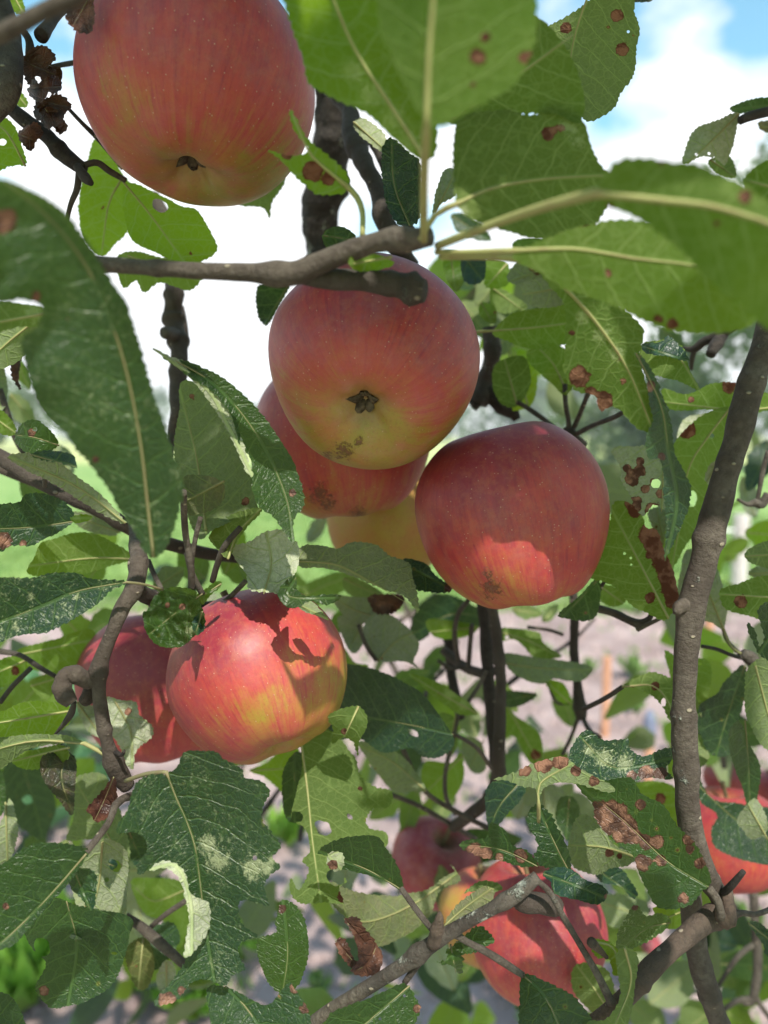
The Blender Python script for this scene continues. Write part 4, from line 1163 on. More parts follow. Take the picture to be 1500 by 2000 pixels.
# ---- cluster right of the central apple
F("903,502 945,498 948,540 930,556 905,546", "905,500 945,550", .35, 'U', .1, 1.0, .6, rw=.5)
F("868,500 905,505 908,545 890,570 870,540", "880,498 890,568", .36, 'U', .6, 0, .3)
F("950,505 992,515 992,556 950,562 946,530", "990,515 950,560", .37, 'D', .7, 0, .2)
F("1015,505 1060,488 1102,520 1070,545 1030,560 990,545", "1100,510 990,552", .34, 'D', .1, .6, .4, blotch="1050,520,14 1075,530,12", rw=.7)
F("1020,555 1080,540 1106,560 1104,592 1042,600", "1110,560 1020,575", .33, 'D', .15, .6, .3)
F("962,650 1000,612 1060,600 1105,585 1150,600 1160,650 1108,672 1040,682 990,666", "945,647 1040,640 1160,625", .34, 'D', .6, 0, .2, stalk="915,648,.35 945,647,.34")
F("940,590 968,600 968,630 945,626 935,610", "940,592 962,630", .36, 'U', .5, 0, .3)
F("1028,690 1060,675 1102,680 1125,730 1105,772 1070,742 1040,716", "1105,760 1080,710 1050,678", .35, 'D', .55, 0, .2, spots=.5)
F("968,712 1005,695 1030,702 1036,750 1012,792 980,790 962,752", "1010,790 985,700", .37, 'D', .35, 0, .3, spots=.2)
F("1000,680 1032,690 1050,740 1038,790 1000,800 1030,750 1018,705", "1030,790 1005,682", .38, 'D', .95, 0, .3)
F("870,330 905,340 890,380 860,400 845,420 850,380", "850,415 890,335", .30, 'D', .1, .7, .3)
F("1005,470 1060,465 1100,480 1060,500 1010,500", "1100,480 1005,490", .36, 'U', .4, 0, .4)
F("960,560 1000,575 1030,600 990,612 960,600", "960,562 1020,605", .38, 'D', .5, .2, .3)
# ---- right side
F("1250,676 1300,664 1335,680 1346,720 1366,762 1330,746 1290,736 1258,724", "1300,665 1335,710 1367,765", (.30, .29), 'D', .55, .1, .4, .4, speck=.0, rw=.6)
F("1255,672 1290,668 1305,655 1332,680 1345,705 1300,695 1262,690", "1250,675 1345,705", .285, 'U', .15, .9, .5, rw=.5)
F("1293,760 1340,769 1382,752 1415,746 1448,750 1500,768 1540,790 1480,806 1430,810 1380,800 1310,799", "1540,792 1440,800 1295,785", (.33, .31), 'D', .62, 0, .2, .3, 0, .35, blotch="1425,752,14 1350,780,6")
F("1195,876 1250,871 1300,878 1304,990 1276,986 1256,1007 1240,990 1230,965 1214,940 1209,910", "1298,872 1292,1000", .28, 'D', .15, .75, .3, .1, 0, .0, 0, blotch="1235,935,13 1250,920,10 1260,955,8 1240,985,14 1275,995,14 1290,965,8 1225,915,8 1250,900,7 1275,940,6", holes="1281,945,9", cup=.2)
F("1425,795 1424,830 1402,880 1376,932 1391,960 1380,1020 1342,1062 1302,1132 1288,1120 1300,1040 1318,960 1308,900 1320,860 1370,812",
  "1430,792 1385,850 1345,915 1332,1000 1308,1130", (.31, .33), 'D', .62, .15, .2, .25, 0, .15, holes="1389,852,6 1353,975,9,1.7 1374,888,3", blotch="1342,840,16")
F("1335,820 1372,808 1405,806 1395,835 1355,850 1345,868 1322,860", "1400,806 1325,860", .35, 'D', .0, 1.0, .3)
F("1200,980 1236,985 1256,1010 1262,1030 1282,1035 1296,1070 1316,1120 1327,1170 1319,1186 1300,1212 1262,1197 1232,1180 1206,1152 1180,1136 1148,1122 1165,1060 1190,1020",
  "1306,1208 1255,1110 1205,1015", (.285, .300), 'D', .55, .05, .15, .25, 0, .55, 0, blotch="1268,1045,19 1278,1060,20 1288,1082,21 1298,1105,21 1306,1125,20 1311,1148,19 1316,1172,17 1242,1000,12 1230,985,9 1270,1168,10", holes="1220,1081,3 1232,1090,2.5 1233,1103,2.5")
F("1345,1072 1396,1105 1410,1140 1420,1190 1413,1227 1390,1217 1350,1202 1325,1170 1328,1120", "1413,1228 1385,1160 1350,1080", .335, 'D', .0, .8, .3, .2, stalk="1455,1280,.33 1430,1265,.333 1413,1228,.335", spots=.02)
F("1265,1000 1300,990 1320,1010 1305,1060 1290,1090 1278,1040", "1300,1090 1285,1000", .34, 'D', .0, .9, .3)
F("1404,1155 1440,1140 1500,1124 1545,1150 1535,1220 1460,1202 1418,1190", "1560,1170 1404,1160", .30, 'D', .55, .1, .2, blotch="1447,1175,12", spots=.1)
F("1454,1086 1480,1062 1545,1052 1545,1112 1480,1106", "1560,1080 1454,1086", .30, 'D', .3, .3, .3)
F("1462,1116 1500,1100 1560,1100 1560,1135 1480,1130", "1560,1115 1462,1120", .34, 'D', .1, .7, .3)
F("1480,1192 1520,1180 1540,1290 1492,1286 1464,1242 1460,1215 1474,1232 1484,1262 1492,1240", "1535,1200 1480,1280", .26, 'U', .1, .1, .3)
F("1452,1298 1461,1330 1446,1400 1441,1440 1420,1476 1386,1472 1370,1440 1361,1410 1368,1375 1400,1355 1416,1330 1440,1306", "1455,1300 1420,1400 1400,1470", (.34, .36), 'U', .0, .1, .3, -.3, speck=.1, spots=.15)
F("1464,1300 1530,1290 1550,1480 1496,1462 1466,1420 1454,1370", "1475,1300 1520,1470", .30, 'D', .25, .3, .2, .15, spots=.05)
F("1424,1430 1445,1408 1462,1450 1486,1500 1478,1560 1464,1592 1450,1540 1428,1480", "1455,1405 1462,1500 1465,1590", (.31, .34), 'U', .25, .3, .4)
F("1364,1512 1390,1560 1450,1570 1520,1590 1560,1690 1460,1682 1400,1657 1388,1622 1400,1592 1366,1562", "1364,1535 1450,1610 1560,1665", (.37, .36), 'U', .0, .25, .3, -.3, speck=.15, rw=.7)
F("1300,1270 1332,1288 1382,1288 1390,1330 1375,1382 1350,1402 1320,1352 1304,1302", "1330,1275 1370,1400", .35, 'D', .65, .1, .2, holes="1367,1297,4")
F("1215,1341 1250,1320 1280,1313 1322,1330 1350,1350 1354,1400 1335,1442 1310,1411 1286,1371 1250,1346", "1215,1341 1285,1345 1335,1435", (.315, .30), 'D', .45, .1, .3, .4, 0, .3, holes="1296,1372,5,1.8", blotch="1280,1340,8")
F("1340,1430 1370,1440 1385,1480 1365,1500 1345,1480", "1345,1430 1370,1495", .35, 'D', .4, .4, .3)
F("1440,1600 1470,1560 1490,1580 1500,1620 1470,1640 1450,1620", "1500,1640 1460,1570", .33, 'D', .3, .7, .3)
F("1462,1805 1480,1800 1500,1815 1560,1860 1560,1900 1500,1870 1490,1845", "1462,1803 1560,1880", .30, 'U', .1, .7, .3)
# ---- lower right
F("1128,1440 1150,1426 1180,1446 1226,1443 1230,1460 1256,1478 1300,1460 1322,1470 1302,1500 1312,1522 1260,1520 1200,1542 1150,1532 1112,1482",
  "1135,1440 1200,1500 1318,1480", (.268, .275), 'U', .18, .65, .4, -.2, 0, .08, .8, bleach="1180,1480,22 1220,1490,20 1150,1465,14", blotch="1262,1512,14 1290,1512,12 1235,1515,10", rw=.5)
F("963,1522 1000,1510 1050,1488 1100,1478 1132,1500 1196,1535 1190,1548 1130,1532 1085,1530 1062,1540 1052,1562 1044,1540 1020,1537 990,1525",
  "1052,1570 1055,1530 1110,1495", .262, 'D', .35, .4, .3, .2, 0, .1, 0, blotch="1060,1492,16 1095,1486,14 1025,1505,12 1125,1505,10 1160,1525,10", rw=1.0, stalk="1052,1605,.268 1052,1570,.262")
F("1126,1530 1180,1524 1232,1520 1252,1550 1292,1570 1322,1610 1352,1640 1372,1670 1389,1720 1372,1742 1340,1772 1288,1772 1264,1740 1246,1700 1234,1670 1200,1642 1164,1602 1158,1570",
  "1384,1732 1300,1680 1215,1600 1128,1532", (.258, .272), 'U', .42, .30, .25, -.25, 0, .8, .1, blotch="1190,1598,34 1215,1628,18 1240,1632,13 1232,1612,10 1262,1645,14 1256,1685,15 1285,1645,12 1290,1682,10 1345,1640,11 1347,1660,8 1368,1685,10 1252,1572,10 1335,1755,10", rw=.7)
F("1130,1594 1160,1600 1200,1650 1242,1668 1228,1690 1192,1697 1170,1709 1136,1702 1112,1682 1110,1640", "1245,1675 1180,1655 1112,1650", (.285, .29), 'D', .25, .5, .3, .2, spots=.15, blotch="1190,1665,8 1210,1672,6")
F("1050,1568 1076,1590 1090,1620 1106,1650 1117,1690 1110,1702 1060,1692 1042,1672 1052,1652 1036,1622 1030,1590", "1110,1700 1080,1640 1050,1570", .275, 'U', .10, .1, .3, teeth=1.6, spots=.08)
F("905,1642 948,1636 958,1606 985,1620 1002,1650 1030,1660 1052,1690 1020,1693 975,1681 930,1671 900,1656", "1050,1692 980,1660 905,1650", .262, 'U', .22, .15, .3, speck=.3, blotch="925,1662,14 950,1668,12 1018,1672,12 975,1675,8", rw=.8, teeth=1.3)
F("1060,1706 1095,1692 1122,1700 1142,1716 1176,1730 1187,1750 1166,1767 1130,1757 1085,1747 1074,1722", "1060,1706 1120,1728 1185,1755", .252, 'U', .12, .95, .55, blotch="1187,1752,7", rw=.4)
F("1160,1690 1200,1690 1225,1710 1245,1745 1235,1755 1210,1730 1180,1725 1165,1712", "1160,1695 1240,1750", .32, 'U', .05, .9, .4, rw=.4)
F("1021,1904 1060,1914 1112,1940 1142,1970 1162,2010 1150,2080 1080,2130 1020,2070 1014,1960", "1021,1904 1072,1960 1130,2110", (.250, .240), 'U', .18, .45, .3, -.25, spots=.15, rw=1.1)
F("1120,1890 1150,1880 1190,1900 1202,1960 1180,1992 1140,1962 1118,1930", "1200,1990 1160,1930 1130,1890", .33, 'D', .5, .2, .3)
F("1204,1862 1224,1850 1246,1870 1241,1920 1236,1960 1216,2020 1170,2020 1148,1996 1185,1990 1210,1950 1206,1900", "1220,1852 1232,1920 1195,2015", .242, 'D', .55, .3, .4, cup=.4)
F("1240,1768 1262,1790 1290,1784 1310,1800 1280,1831 1240,1851 1205,1872 1204,1830 1212,1808", "1308,1802 1260,1815 1206,1865", .285, 'U', .40, .15, .4, speck=.9, blotch="1240,1770,7")
F("1150,1835 1185,1838 1210,1860 1215,1890 1200,1905 1190,1875 1165,1870", "1145,1838 1195,1850 1212,1900", .25, 'D', .75, 0, .4, spots=.4)
F("870,1800 890,1770 920,1745 950,1730 966,1746 950,1776 905,1800 885,1815", "860,1815 905,1775 960,1735", .275, 'D', .1, .4, .4, dead=.25, spots=.3)
F("905,1745 935,1722 965,1722 980,1735 960,1745 930,1740", "880,1780 975,1730", .285, 'D', .3, .2, .4, spots=.2)
F("860,1740 900,1720 880,1690 890,1700 865,1715 840,1735 800,1745 760,1750 690,1740 645,1722 650,1765 680,1800 700,1842 745,1848 800,1822 838,1790", "880,1715 800,1770 720,1800 660,1790", (.34, .31), 'D', .10, .35, .3, .3, 0, .5, dead=.20, bleach="830,1765,20")
F("870,1860 895,1850 905,1875 900,1902 880,1885 852,1880 875,1870", "880,1845 890,1900", .26, 'U', .3, 0, .4, teeth=2.0)
F("905,1830 935,1808 965,1835 950,1850 925,1862 895,1862 885,1848", "880,1840 920,1840 965,1838", .262, 'U', .15, 0, .3, teeth=1.4)
F("1085,1600 1092,1560 1120,1558 1132,1590 1112,1642 1096,1622", "1112,1560 1105,1640", .36, 'U', .2, .2, .3)
F("955,1532 1020,1520 1027,1546 992,1590 962,1622 950,1590", "1020,1522 975,1575 958,1620", .31, 'U', .1, .7, .4)
F("1020,1535 1100,1542 1092,1640 1042,1602", "1060,1535 1070,1630", .42, 'D', .1, .6, .3)
F("1230,1530 1300,1528 1332,1562 1322,1642 1290,1602 1250,1562", "1232,1530 1322,1640", .37, 'D', .75, 0, .2, spots=.45, blotch="1290,1560,10")
F("1280,1770 1340,1775 1345,1800 1310,1815 1285,1795", "1345,1775 1285,1800", .30, 'D', .9, .1, .3)
F("1165,1760 1200,1745 1260,1760 1262,1800 1220,1815 1180,1800", "1165,1760 1262,1790", .42, 'D', .35, .6, .3)
# ---- the large chewed leaf and its neighbours, lower left
F("325,1510 345,1500 352,1478 368,1465 420,1468 435,1480 470,1500 478,1520 510,1525 528,1548 515,1570 512,1600 530,1625 548,1650 532,1675 548,1692 525,1712 516,1730 525,1768 508,1765 472,1758 465,1780 475,1808 505,1828 482,1835 468,1845 466,1862 478,1892 455,1905 440,1925 405,1915 375,1920 345,1955 305,1965 308,1945 340,1910 370,1862 385,1830 375,1780 362,1735 345,1705 318,1688 290,1700 272,1708 267,1688 285,1665 282,1640 262,1625 230,1628 232,1605 250,1580 262,1535 290,1515",
  "325,1508 345,1560 375,1630 388,1700 400,1800 420,1925", (.232, .236), 'U', .12, .32, .12, -.30, .004, .06, .30, holes="498,1676,5", blotch="325,1955,16 355,1935,8", bleach="405,1650,22 425,1680,26 495,1695,26 520,1695,18 530,1680,12", rw=1.0, g=6.0, stalk="245,1525,.25 285,1512,.24 325,1508,.232", name='leaf')
F("292,1700 308,1684 332,1682 358,1700 373,1745 410,1768 406,1820 385,1850 360,1868 368,1800 362,1750 345,1712 322,1696",
  "296,1697 345,1692 372,1760 375,1855", (.229, .227), 'D', .05, 1.0, .5, .2, .002, .0, rw=0, bleach="345,1705,20 370,1770,26", wav=.003)
F("405,1930 440,1926 470,1940 520,1962 562,1920 575,1932 600,1966 607,2010 590,2080 500,2160 430,2090 410,1990", "440,1926 500,1995 560,2130", (.245, .235), 'U', .25, .40, .2, -.25, spots=.22, blotch="598,1968,12 575,1932,9", rw=.8)
F("552,1757 576,1766 596,1800 603,1850 596,1892 576,1932 548,1940 522,1916 505,1872 503,1835 538,1821 538,1800 545,1772", "552,1940 562,1860 554,1760", (.27, .275), 'U', .30, 0, .2, -.1, spots=.08, blotch="550,1775,8", rw=.7)
F("640,1986 680,1965 720,1950 760,1931 790,1920 810,1945 821,1976 790,2020 700,2070 640,2050", "800,1925 730,1985 660,2050", (.25, .24), 'U', .28, .15, .2, -.2, spots=.8, holes="790,1945,3 742,1990,3", blotch="815,1970,8")
F("590,1430 640,1425 690,1475 705,1515 730,1535 765,1545 762,1575 742,1578 728,1580 714,1602 722,1618 745,1622 757,1632 752,1655 700,1650 652,1690 678,1720 662,1735 672,1765 640,1762 590,1765 567,1745 568,1715 584,1738 603,1700 590,1680 605,1660 597,1620 570,1600 575,1560 590,1500",
  "587,1440 600,1540 610,1640 625,1750", (.31, .29), 'D', .50, .10, .15, .25, .004, .10, 0, holes="580,1596,12 631,1617,17,.85 683,1595,7,.6 655,1712,19", blotch="668,1752,10 705,1540,6", rw=1.2)
F("620,1665 645,1645 690,1632 735,1634 756,1660 776,1690 787,1720 784,1739 750,1720 700,1705 665,1696 640,1672", "784,1737 720,1700 640,1668", (.262, .27), 'U', .22, .10, .45, -.3, spots=.65, bleach="660,1705,5", rw=.9)
F("640,1668 665,1664 672,1690 655,1702 640,1690", "640,1670 668,1700", .262, 'D', .0, .8, .3, crinkle=.001, blotch="650,1690,10", rw=0)
F("646,1300 690,1298 740,1310 800,1338 832,1362 862,1402 886,1442 880,1466 850,1481 820,1475 800,1460 750,1470 700,1442 640,1442 610,1380", "886,1434 780,1412 640,1390", (.335, .36), 'U', .08, .60, .3, -.1, spots=.03, speck=.12, holes="806,1431,12,.45", rw=.6)
F("640,1398 680,1380 702,1380 716,1400 715,1422 702,1450 699,1478 690,1450 670,1440 650,1452 650,1420", "700,1380 672,1440", .29, 'D', .65, .1, .3, blotch="672,1428,6")
F("700,1450 740,1455 790,1480 832,1542 800,1546 770,1546 730,1502", "832,1545 770,1490 700,1455", .37, 'D', .2, .55, .3)
F("828,1490 880,1490 900,1470 906,1520 880,1562 830,1552", "905,1475 830,1550", .42, 'D', .7, .1, .2)
F("600,1480 590,1470 575,1470 555,1500 550,1545 560,1600 590,1600 597,1540", "575,1470 575,1600", .33, 'U', .1, .1, .5)
F("488,1505 520,1490 560,1455 586,1470 590,1530 560,1552 520,1520", "488,1505 585,1500", .38, 'D', .85, 0, .2)
# ---- left middle: leaves over the lower pair of apples
F("278,1202 290,1190 302,1165 332,1148 372,1150 386,1165 399,1200 396,1230 376,1246 350,1264 315,1263 290,1242", "395,1160 340,1200 290,1240", (.255, .262), 'U', .22, 0, .3, -.3, .006, .10, .15, crinkle=.0030, blotch="356,1185,6 328,1182,5", bleach="372,1232,12", rw=.8, g=4.5, cup=.5)
F("380,1165 400,1150 425,1135 432,1145 410,1165 395,1180", "432,1140 385,1170", .265, 'U', .6, 0, .4, crinkle=.0015)
F("375,1215 395,1195 400,1225 385,1240", "395,1195 382,1238", .252, 'U', .05, .8, .4)
F("450,1066 482,1060 520,1038 556,1035 566,1055 581,1060 584,1100 570,1132 550,1157 520,1156 487,1151 480,1120 456,1086", "515,1160 530,1100 520,1040", (.262, .27), 'D', .0, 1.0, .2, .2, .004, .06, 0, rw=.5, cup=.4)
F("585,1070 620,1064 660,1071 690,1058 735,1064 762,1085 800,1100 806,1130 816,1165 816,1197 792,1166 750,1151 700,1130 640,1110 585,1106", "582,1096 660,1104 740,1146 816,1190", (.285, .295), 'D', .05, .45, .3, .35, .003, .15, 0, dead=.10, rw=.7)
F("785,1094 830,1100 852,1125 882,1145 876,1157 832,1156 806,1146", "785,1100 880,1150", .305, 'U', .05, 1.0, .4, blotch="875,1150,8", rw=.3)
F("298,680 335,698 380,710 430,735 470,765 505,800 542,850 572,900 591,950 592,990 573,1016 574,1062 550,1032 530,1006 505,990 490,950 490,900 470,870 455,820 438,790 410,760 368,735",
  "300,682 420,752 505,855 558,970 573,1060", (.222, .240), 'U', .28, .10, .35, -.30, .010, .05, .05, blotch="571,962,7", rw=.8)
F("298,678 340,698 380,714 416,744 431,775 456,810 472,860 494,925 482,922 455,862 430,817 408,782 370,738 330,706", "300,682 400,755 445,830 490,922", (.219, .236), 'D', .0, .9, .3, .1, .008, .02, rw=0)
F("355,745 400,760 450,840 480,900 496,950 502,995 470,1012 420,1032 390,1052 365,1002 345,930 340,860 350,800", "402,1035 385,900 355,775", (.275, .30), 'D', .32, .40, .2, .2, .004, .20, 0, blotch="480,980,8 375,775,6", rw=1.0)
F("355,935 400,928 437,945 431,985 400,1001 365,1002", "437,940 360,980", .262, 'D', .0, .3, .3, dead=.25)
F("410,1042 440,1010 500,990 512,996 482,1032 460,1062 445,1092 415,1062", "445,1092 465,1040 512,992", .268, 'D', .5, .1, .4)
F("545,1150 575,1124 581,1150 601,1165 640,1160 667,1165 640,1181 606,1173 585,1186 562,1188 545,1170", "578,1128 565,1165 660,1168", .258, 'U', .2, .1, .4, rw=.4)
F("583,1180 606,1174 630,1195 643,1212 615,1202 590,1192", "585,1182 642,1210", .262, 'D', .2, .5, .4, rw=.3)
F("0,1128 60,1128 110,1117 150,1120 182,1131 247,1136 216,1156 180,1186 140,1211 90,1236 50,1239 10,1251 -60,1295 -120,1270 -110,1180 -50,1135",
  "247,1137 150,1155 70,1188 -110,1255", (.242, .225), 'U', .12, .55, .25, -.40, .004, .03, .60, rw=.6, stalk="318,1152,.258 285,1142,.25 247,1137,.242", bleach="60,1165,10 150,1165,9 30,1225,10")
F("-60,1000 0,985 36,980 50,965 90,965 131,985 146,1016 110,1041 90,1051 60,1066 20,1066 0,1078 -60,1062", "147,1018 60,1030 -60,1035", (.29, .27), 'U', .12, .55, .3, -.2, blotch="8,1058,14 45,1062,7", rw=.8, speck=.1)
F("55,1120 68,1085 80,1060 110,1050 146,1040 190,1044 230,1065 263,1090 216,1106 160,1121 110,1128", "263,1092 180,1090 60,1105", (.31, .30), 'D', .65, .1, .2, .2)
F("15,893 60,884 110,900 150,930 190,960 226,995 245,1022 210,1010 160,980 110,948 60,922", "245,1022 150,950 20,893", (.25, .235), 'D', .0, .6, .3, .2, .004, .1, rw=.7)
F("60,886 100,880 140,888 150,915 120,905 85,900", "60,888 148,912", .232, 'U', .1, .9, .4)
F("28,855 45,826 75,821 106,850 113,870 90,886 55,886 35,871", "115,870 70,855 30,850", .27, 'U', .25, 0, .3, blotch="62,845,7", holes="68,838,5", spots=.1)
F("0,800 30,830 26,850 0,846 -20,820", "-20,810 30,845", .31, 'D', .7, 0, .3)
F("-40,665 0,622 60,610 78,650 42,700 0,722 -40,720", "78,620 20,665 -40,720", .245, 'D', .45, .5, .3, spots=.1)
F("-60,600 0,590 80,600 100,640 40,640 -60,660", "100,610 -60,640", .21, 'D', .6, .2, .3, bleach="70,610,24")
F("-40,740 0,700 15,760 5,800 -40,790", "-10,700 0,790", .33, 'D', .2, .6, .3)
F("140,1000 200,1005 235,1020 225,1045 180,1040 150,1025", "235,1040 140,1005", .34, 'D', .1, .6, .3)
F("138,1010 165,1005 180,1012 150,1022", "180,1012 138,1012", .275, 'D', .95, 0, .3, bleach="150,1012,9", rw=0)
F("205,1362 240,1368 266,1371 273,1396 296,1416 297,1440 266,1466 261,1502 246,1492 235,1460 214,1430 195,1390", "225,1370 255,1430 258,1500", (.300, .305), 'D', .0, 1.0, .2, .2, .0, .10, 0, crinkle=.0012, blotch="250,1390,7", rw=.8)
F("150,1372 180,1378 200,1370 215,1430 190,1440 165,1420", "150,1372 200,1440", .33, 'D', .1, .8, .3)
F("80,1480 112,1470 147,1480 147,1540 141,1592 115,1562 84,1522", "130,1470 120,1520 142,1590", .30, 'U', .1, .75, .5, dead=.35)
F("-60,1400 0,1390 52,1370 131,1375 137,1410 100,1436 40,1441 0,1446 -60,1430", "140,1388 40,1405 -60,1420", (.29, .27), 'D', .85, 0, .2, .15)
F("-60,1440 0,1440 60,1433 131,1437 165,1452 110,1452 52,1467 0,1502 -60,1512", "165,1452 60,1448 -60,1480", (.262, .25), 'D', .3, .3, .3, .4, stalk="215,1480,.26 190,1465,.262 165,1452,.262", rw=1.1)
F("10,1470 60,1465 120,1455 135,1480 90,1500 40,1500", "135,1460 10,1490", .29, 'D', .6, 0, .3)
F("140,1525 200,1511 226,1560 252,1650 247,1712 215,1650 170,1640 130,1640 145,1592", "245,1700 205,1620 150,1530", (.32, .33), 'D', .35, .35, .2, spots=.08)
F("140,1700 190,1640 246,1660 247,1750 243,1792 210,1827 140,1833 150,1785", "200,1645 190,1740 150,1830", (.285, .28), 'D', .15, .7, .3, holes="225,1690,14,.8 208,1718,5", bleach="155,1815,22")
F("-120,1800 -80,1712 0,1690 60,1650 112,1645 162,1655 171,1668 135,1722 82,1782 30,1842 0,1857 -60,1902",
  "169,1667 85,1762 -10,1850 -90,1880", (.232, .215), 'U', .10, .05, .15, -.20, .004, .04, 0, rw=1.1, blotch="12,1770,6", g=7)
F("45,1812 60,1780 100,1752 150,1768 252,1790 253,1830 240,1882 216,1927 180,1950 150,1962 100,1967 70,1932 90,1882 62,1852", "130,1760 150,1850 132,1965", (.275, .28), 'U', .15, .20, .25, -.1, holes="222,1862,6,.5 82,1848,16,1.1", blotch="85,1935,10", spots=.06, rw=.7)
F("-60,1960 0,1938 30,1955 46,1990 52,2035 -20,2070", "-60,2000 50,2010", .25, 'U', .1, .1, .3)
F("132,1702 184,1700 187,1760 176,1777 156,1752 136,1730", "145,1700 175,1775", .238, 'U', .2, .6, .3, crinkle=.0016, spots=.1, rw=.5)
F("255,1722 290,1715 360,1725 372,1790 350,1852 320,1802 280,1782", "370,1735 300,1760 262,1730", .38, 'D', .70, .1, .3, bleach="272,1735,14")
F("245,1852 280,1830 302,1870 292,1922 270,1932 250,1892", "280,1830 270,1930", .34, 'D', .2, 0, .3, dead=.35)
F("280,1832 330,1800 352,1832 330,1872 300,1892", "280,1832 340,1850", .35, 'U', .2, .5, .3)
F("318,1880 338,1880 345,1930 320,1945 305,1915", "325,1880 325,1945", .34, 'D', .0, .8, .3, dead=.15)
F("30,1272 100,1250 182,1230 172,1292 100,1312 50,1302", "30,1280 180,1250", .36, 'D', .75, 0, .2)
F("-20,1300 40,1280 52,1312 0,1342", "50,1290 -20,1320", .34, 'D', .8, 0, .3, blotch="30,1310,8")
F("60,1330 110,1310 170,1290 180,1320 120,1345 85,1366", "60,1340 180,1305", .37, 'D', .6, .1, .3)
F("0,1610 20,1560 35,1620 20,1680 0,1690 -20,1650", "10,1555 15,1690", .32, 'D', .1, .6, .4)
F("-10,1500 8,1520 10,1580 -10,1590", "-5,1500 0,1590", .33, 'U', .1, 0, .4)
F("245,1620 275,1625 290,1650 280,1690 255,1680", "250,1620 280,1690", .33, 'U', .2, .7, .3)
F("195,1680 215,1670 230,1690 205,1705", "195,1680 230,1695", .30, 'U', .1, .9, .3)
# ---- pale sunlit leaves between the two pairs
F("712,1218 735,1195 762,1200 790,1220 816,1250 818,1267 808,1290 820,1307 790,1292 740,1291 714,1262", "737,1292 770,1255 812,1232", .37, 'D', .12, .8, .2, rw=1.1)
F("648,1162 690,1165 732,1170 738,1195 712,1216 680,1212 655,1182", "735,1205 690,1190 650,1165", .38, 'D', .1, .7, .3)
F("660,1205 700,1210 712,1250 690,1277 668,1242", "712,1210 680,1270", .39, 'D', .1, .8, .3)
F("800,1232 820,1182 860,1160 900,1170 942,1196 936,1226 900,1226 860,1216 832,1246 810,1252", "942,1205 880,1200 805,1240", .44, 'U', .15, .8, .4)
F("835,1210 900,1215 935,1225 905,1245 850,1245", "935,1225 838,1235", .43, 'D', .85, 0, .3)
F("980,1226 1050,1235 1062,1256 1096,1280 1086,1286 1050,1291 1010,1251 980,1251", "980,1235 1040,1255 1090,1282", .42, 'D', .5, .1, .3, holes="990,1245,4")
F("984,1276 1050,1284 1100,1290 1150,1300 1157,1312 1130,1331 1080,1326 1060,1336 1020,1326 990,1302", "984,1295 1060,1305 1155,1308", .41, 'D', .15, .55, .4, bleach="1110,1315,14")
F("1060,1326 1100,1335 1116,1376 1095,1371 1065,1336", "1116,1376 1065,1330", .42, 'D', .85, 0, .3)
F("800,1316 850,1330 892,1356 932,1391 900,1396 860,1371 830,1346", "932,1393 870,1360 800,1318", .39, 'D', .6, .1, .4, bleach="880,1355,16 905,1375,14")
F("985,1351 1047,1355 1022,1376 990,1381", "1047,1355 985,1370", .42, 'U', .1, .5, .3)
F("985,1375 1010,1400 1052,1431 1059,1481 1036,1491 1006,1441 984,1436", "990,1378 1050,1485", .44, 'D', .55, 0, .3, blotch="1045,1475,9")
F("1090,1200 1130,1165 1166,1130 1173,1160 1166,1200 1145,1213 1110,1209", "1165,1135 1100,1205", .31, 'U', .15, 0, .3, spots=.2, blotch="1168,1128,6")
F("855,1395 885,1400 895,1440 880,1480 862,1450", "890,1395 875,1480", .40, 'D', .35, .1, .4)
F("905,1440 940,1450 950,1500 925,1510 905,1480", "945,1445 915,1505", .46, 'D', .2, .6, .3)
F("1165,1140 1210,1150 1225,1170 1200,1185 1170,1170", "1165,1140 1220,1180", .34, 'D', .6, .1, .3)
F("630,1245 650,1230 690,1290 720,1300 700,1320 650,1310", "640,1240 710,1315", .40, 'D', .6, .1, .3)
F("670,1130 700,1130 750,1160 720,1175 680,1160", "670,1130 745,1165", .42, 'D', .4, .4, .3)
# ---- upper right
F("1335,322 1340,285 1360,250 1400,235 1442,219 1439,250 1430,290 1416,322 1400,312 1370,306", "1442,222 1390,275 1340,320", (.30, .31), 'D', .10, .85, .3, .3, holes="1360,302,3 1385,300,3 1395,308,2")
F("1385,312 1425,305 1438,345 1410,345 1390,330", "1388,312 1435,345", .32, 'D', .35, .3, .3, holes="1395,316,2")
F("1425,212 1460,196 1500,190 1560,190 1560,215 1480,215 1445,222", "1560,200 1425,215", .31, 'U', .2, .3, .4)
F("1480,240 1500,235 1560,240 1560,262 1495,258", "1560,250 1482,248", .34, 'D', .0, .5, .3, dead=.4)
F("1225,-30 1260,-20 1275,0 1255,5 1230,0", "1225,-30 1275,0", .29, 'U', .1, 0, .3, dead=.5)
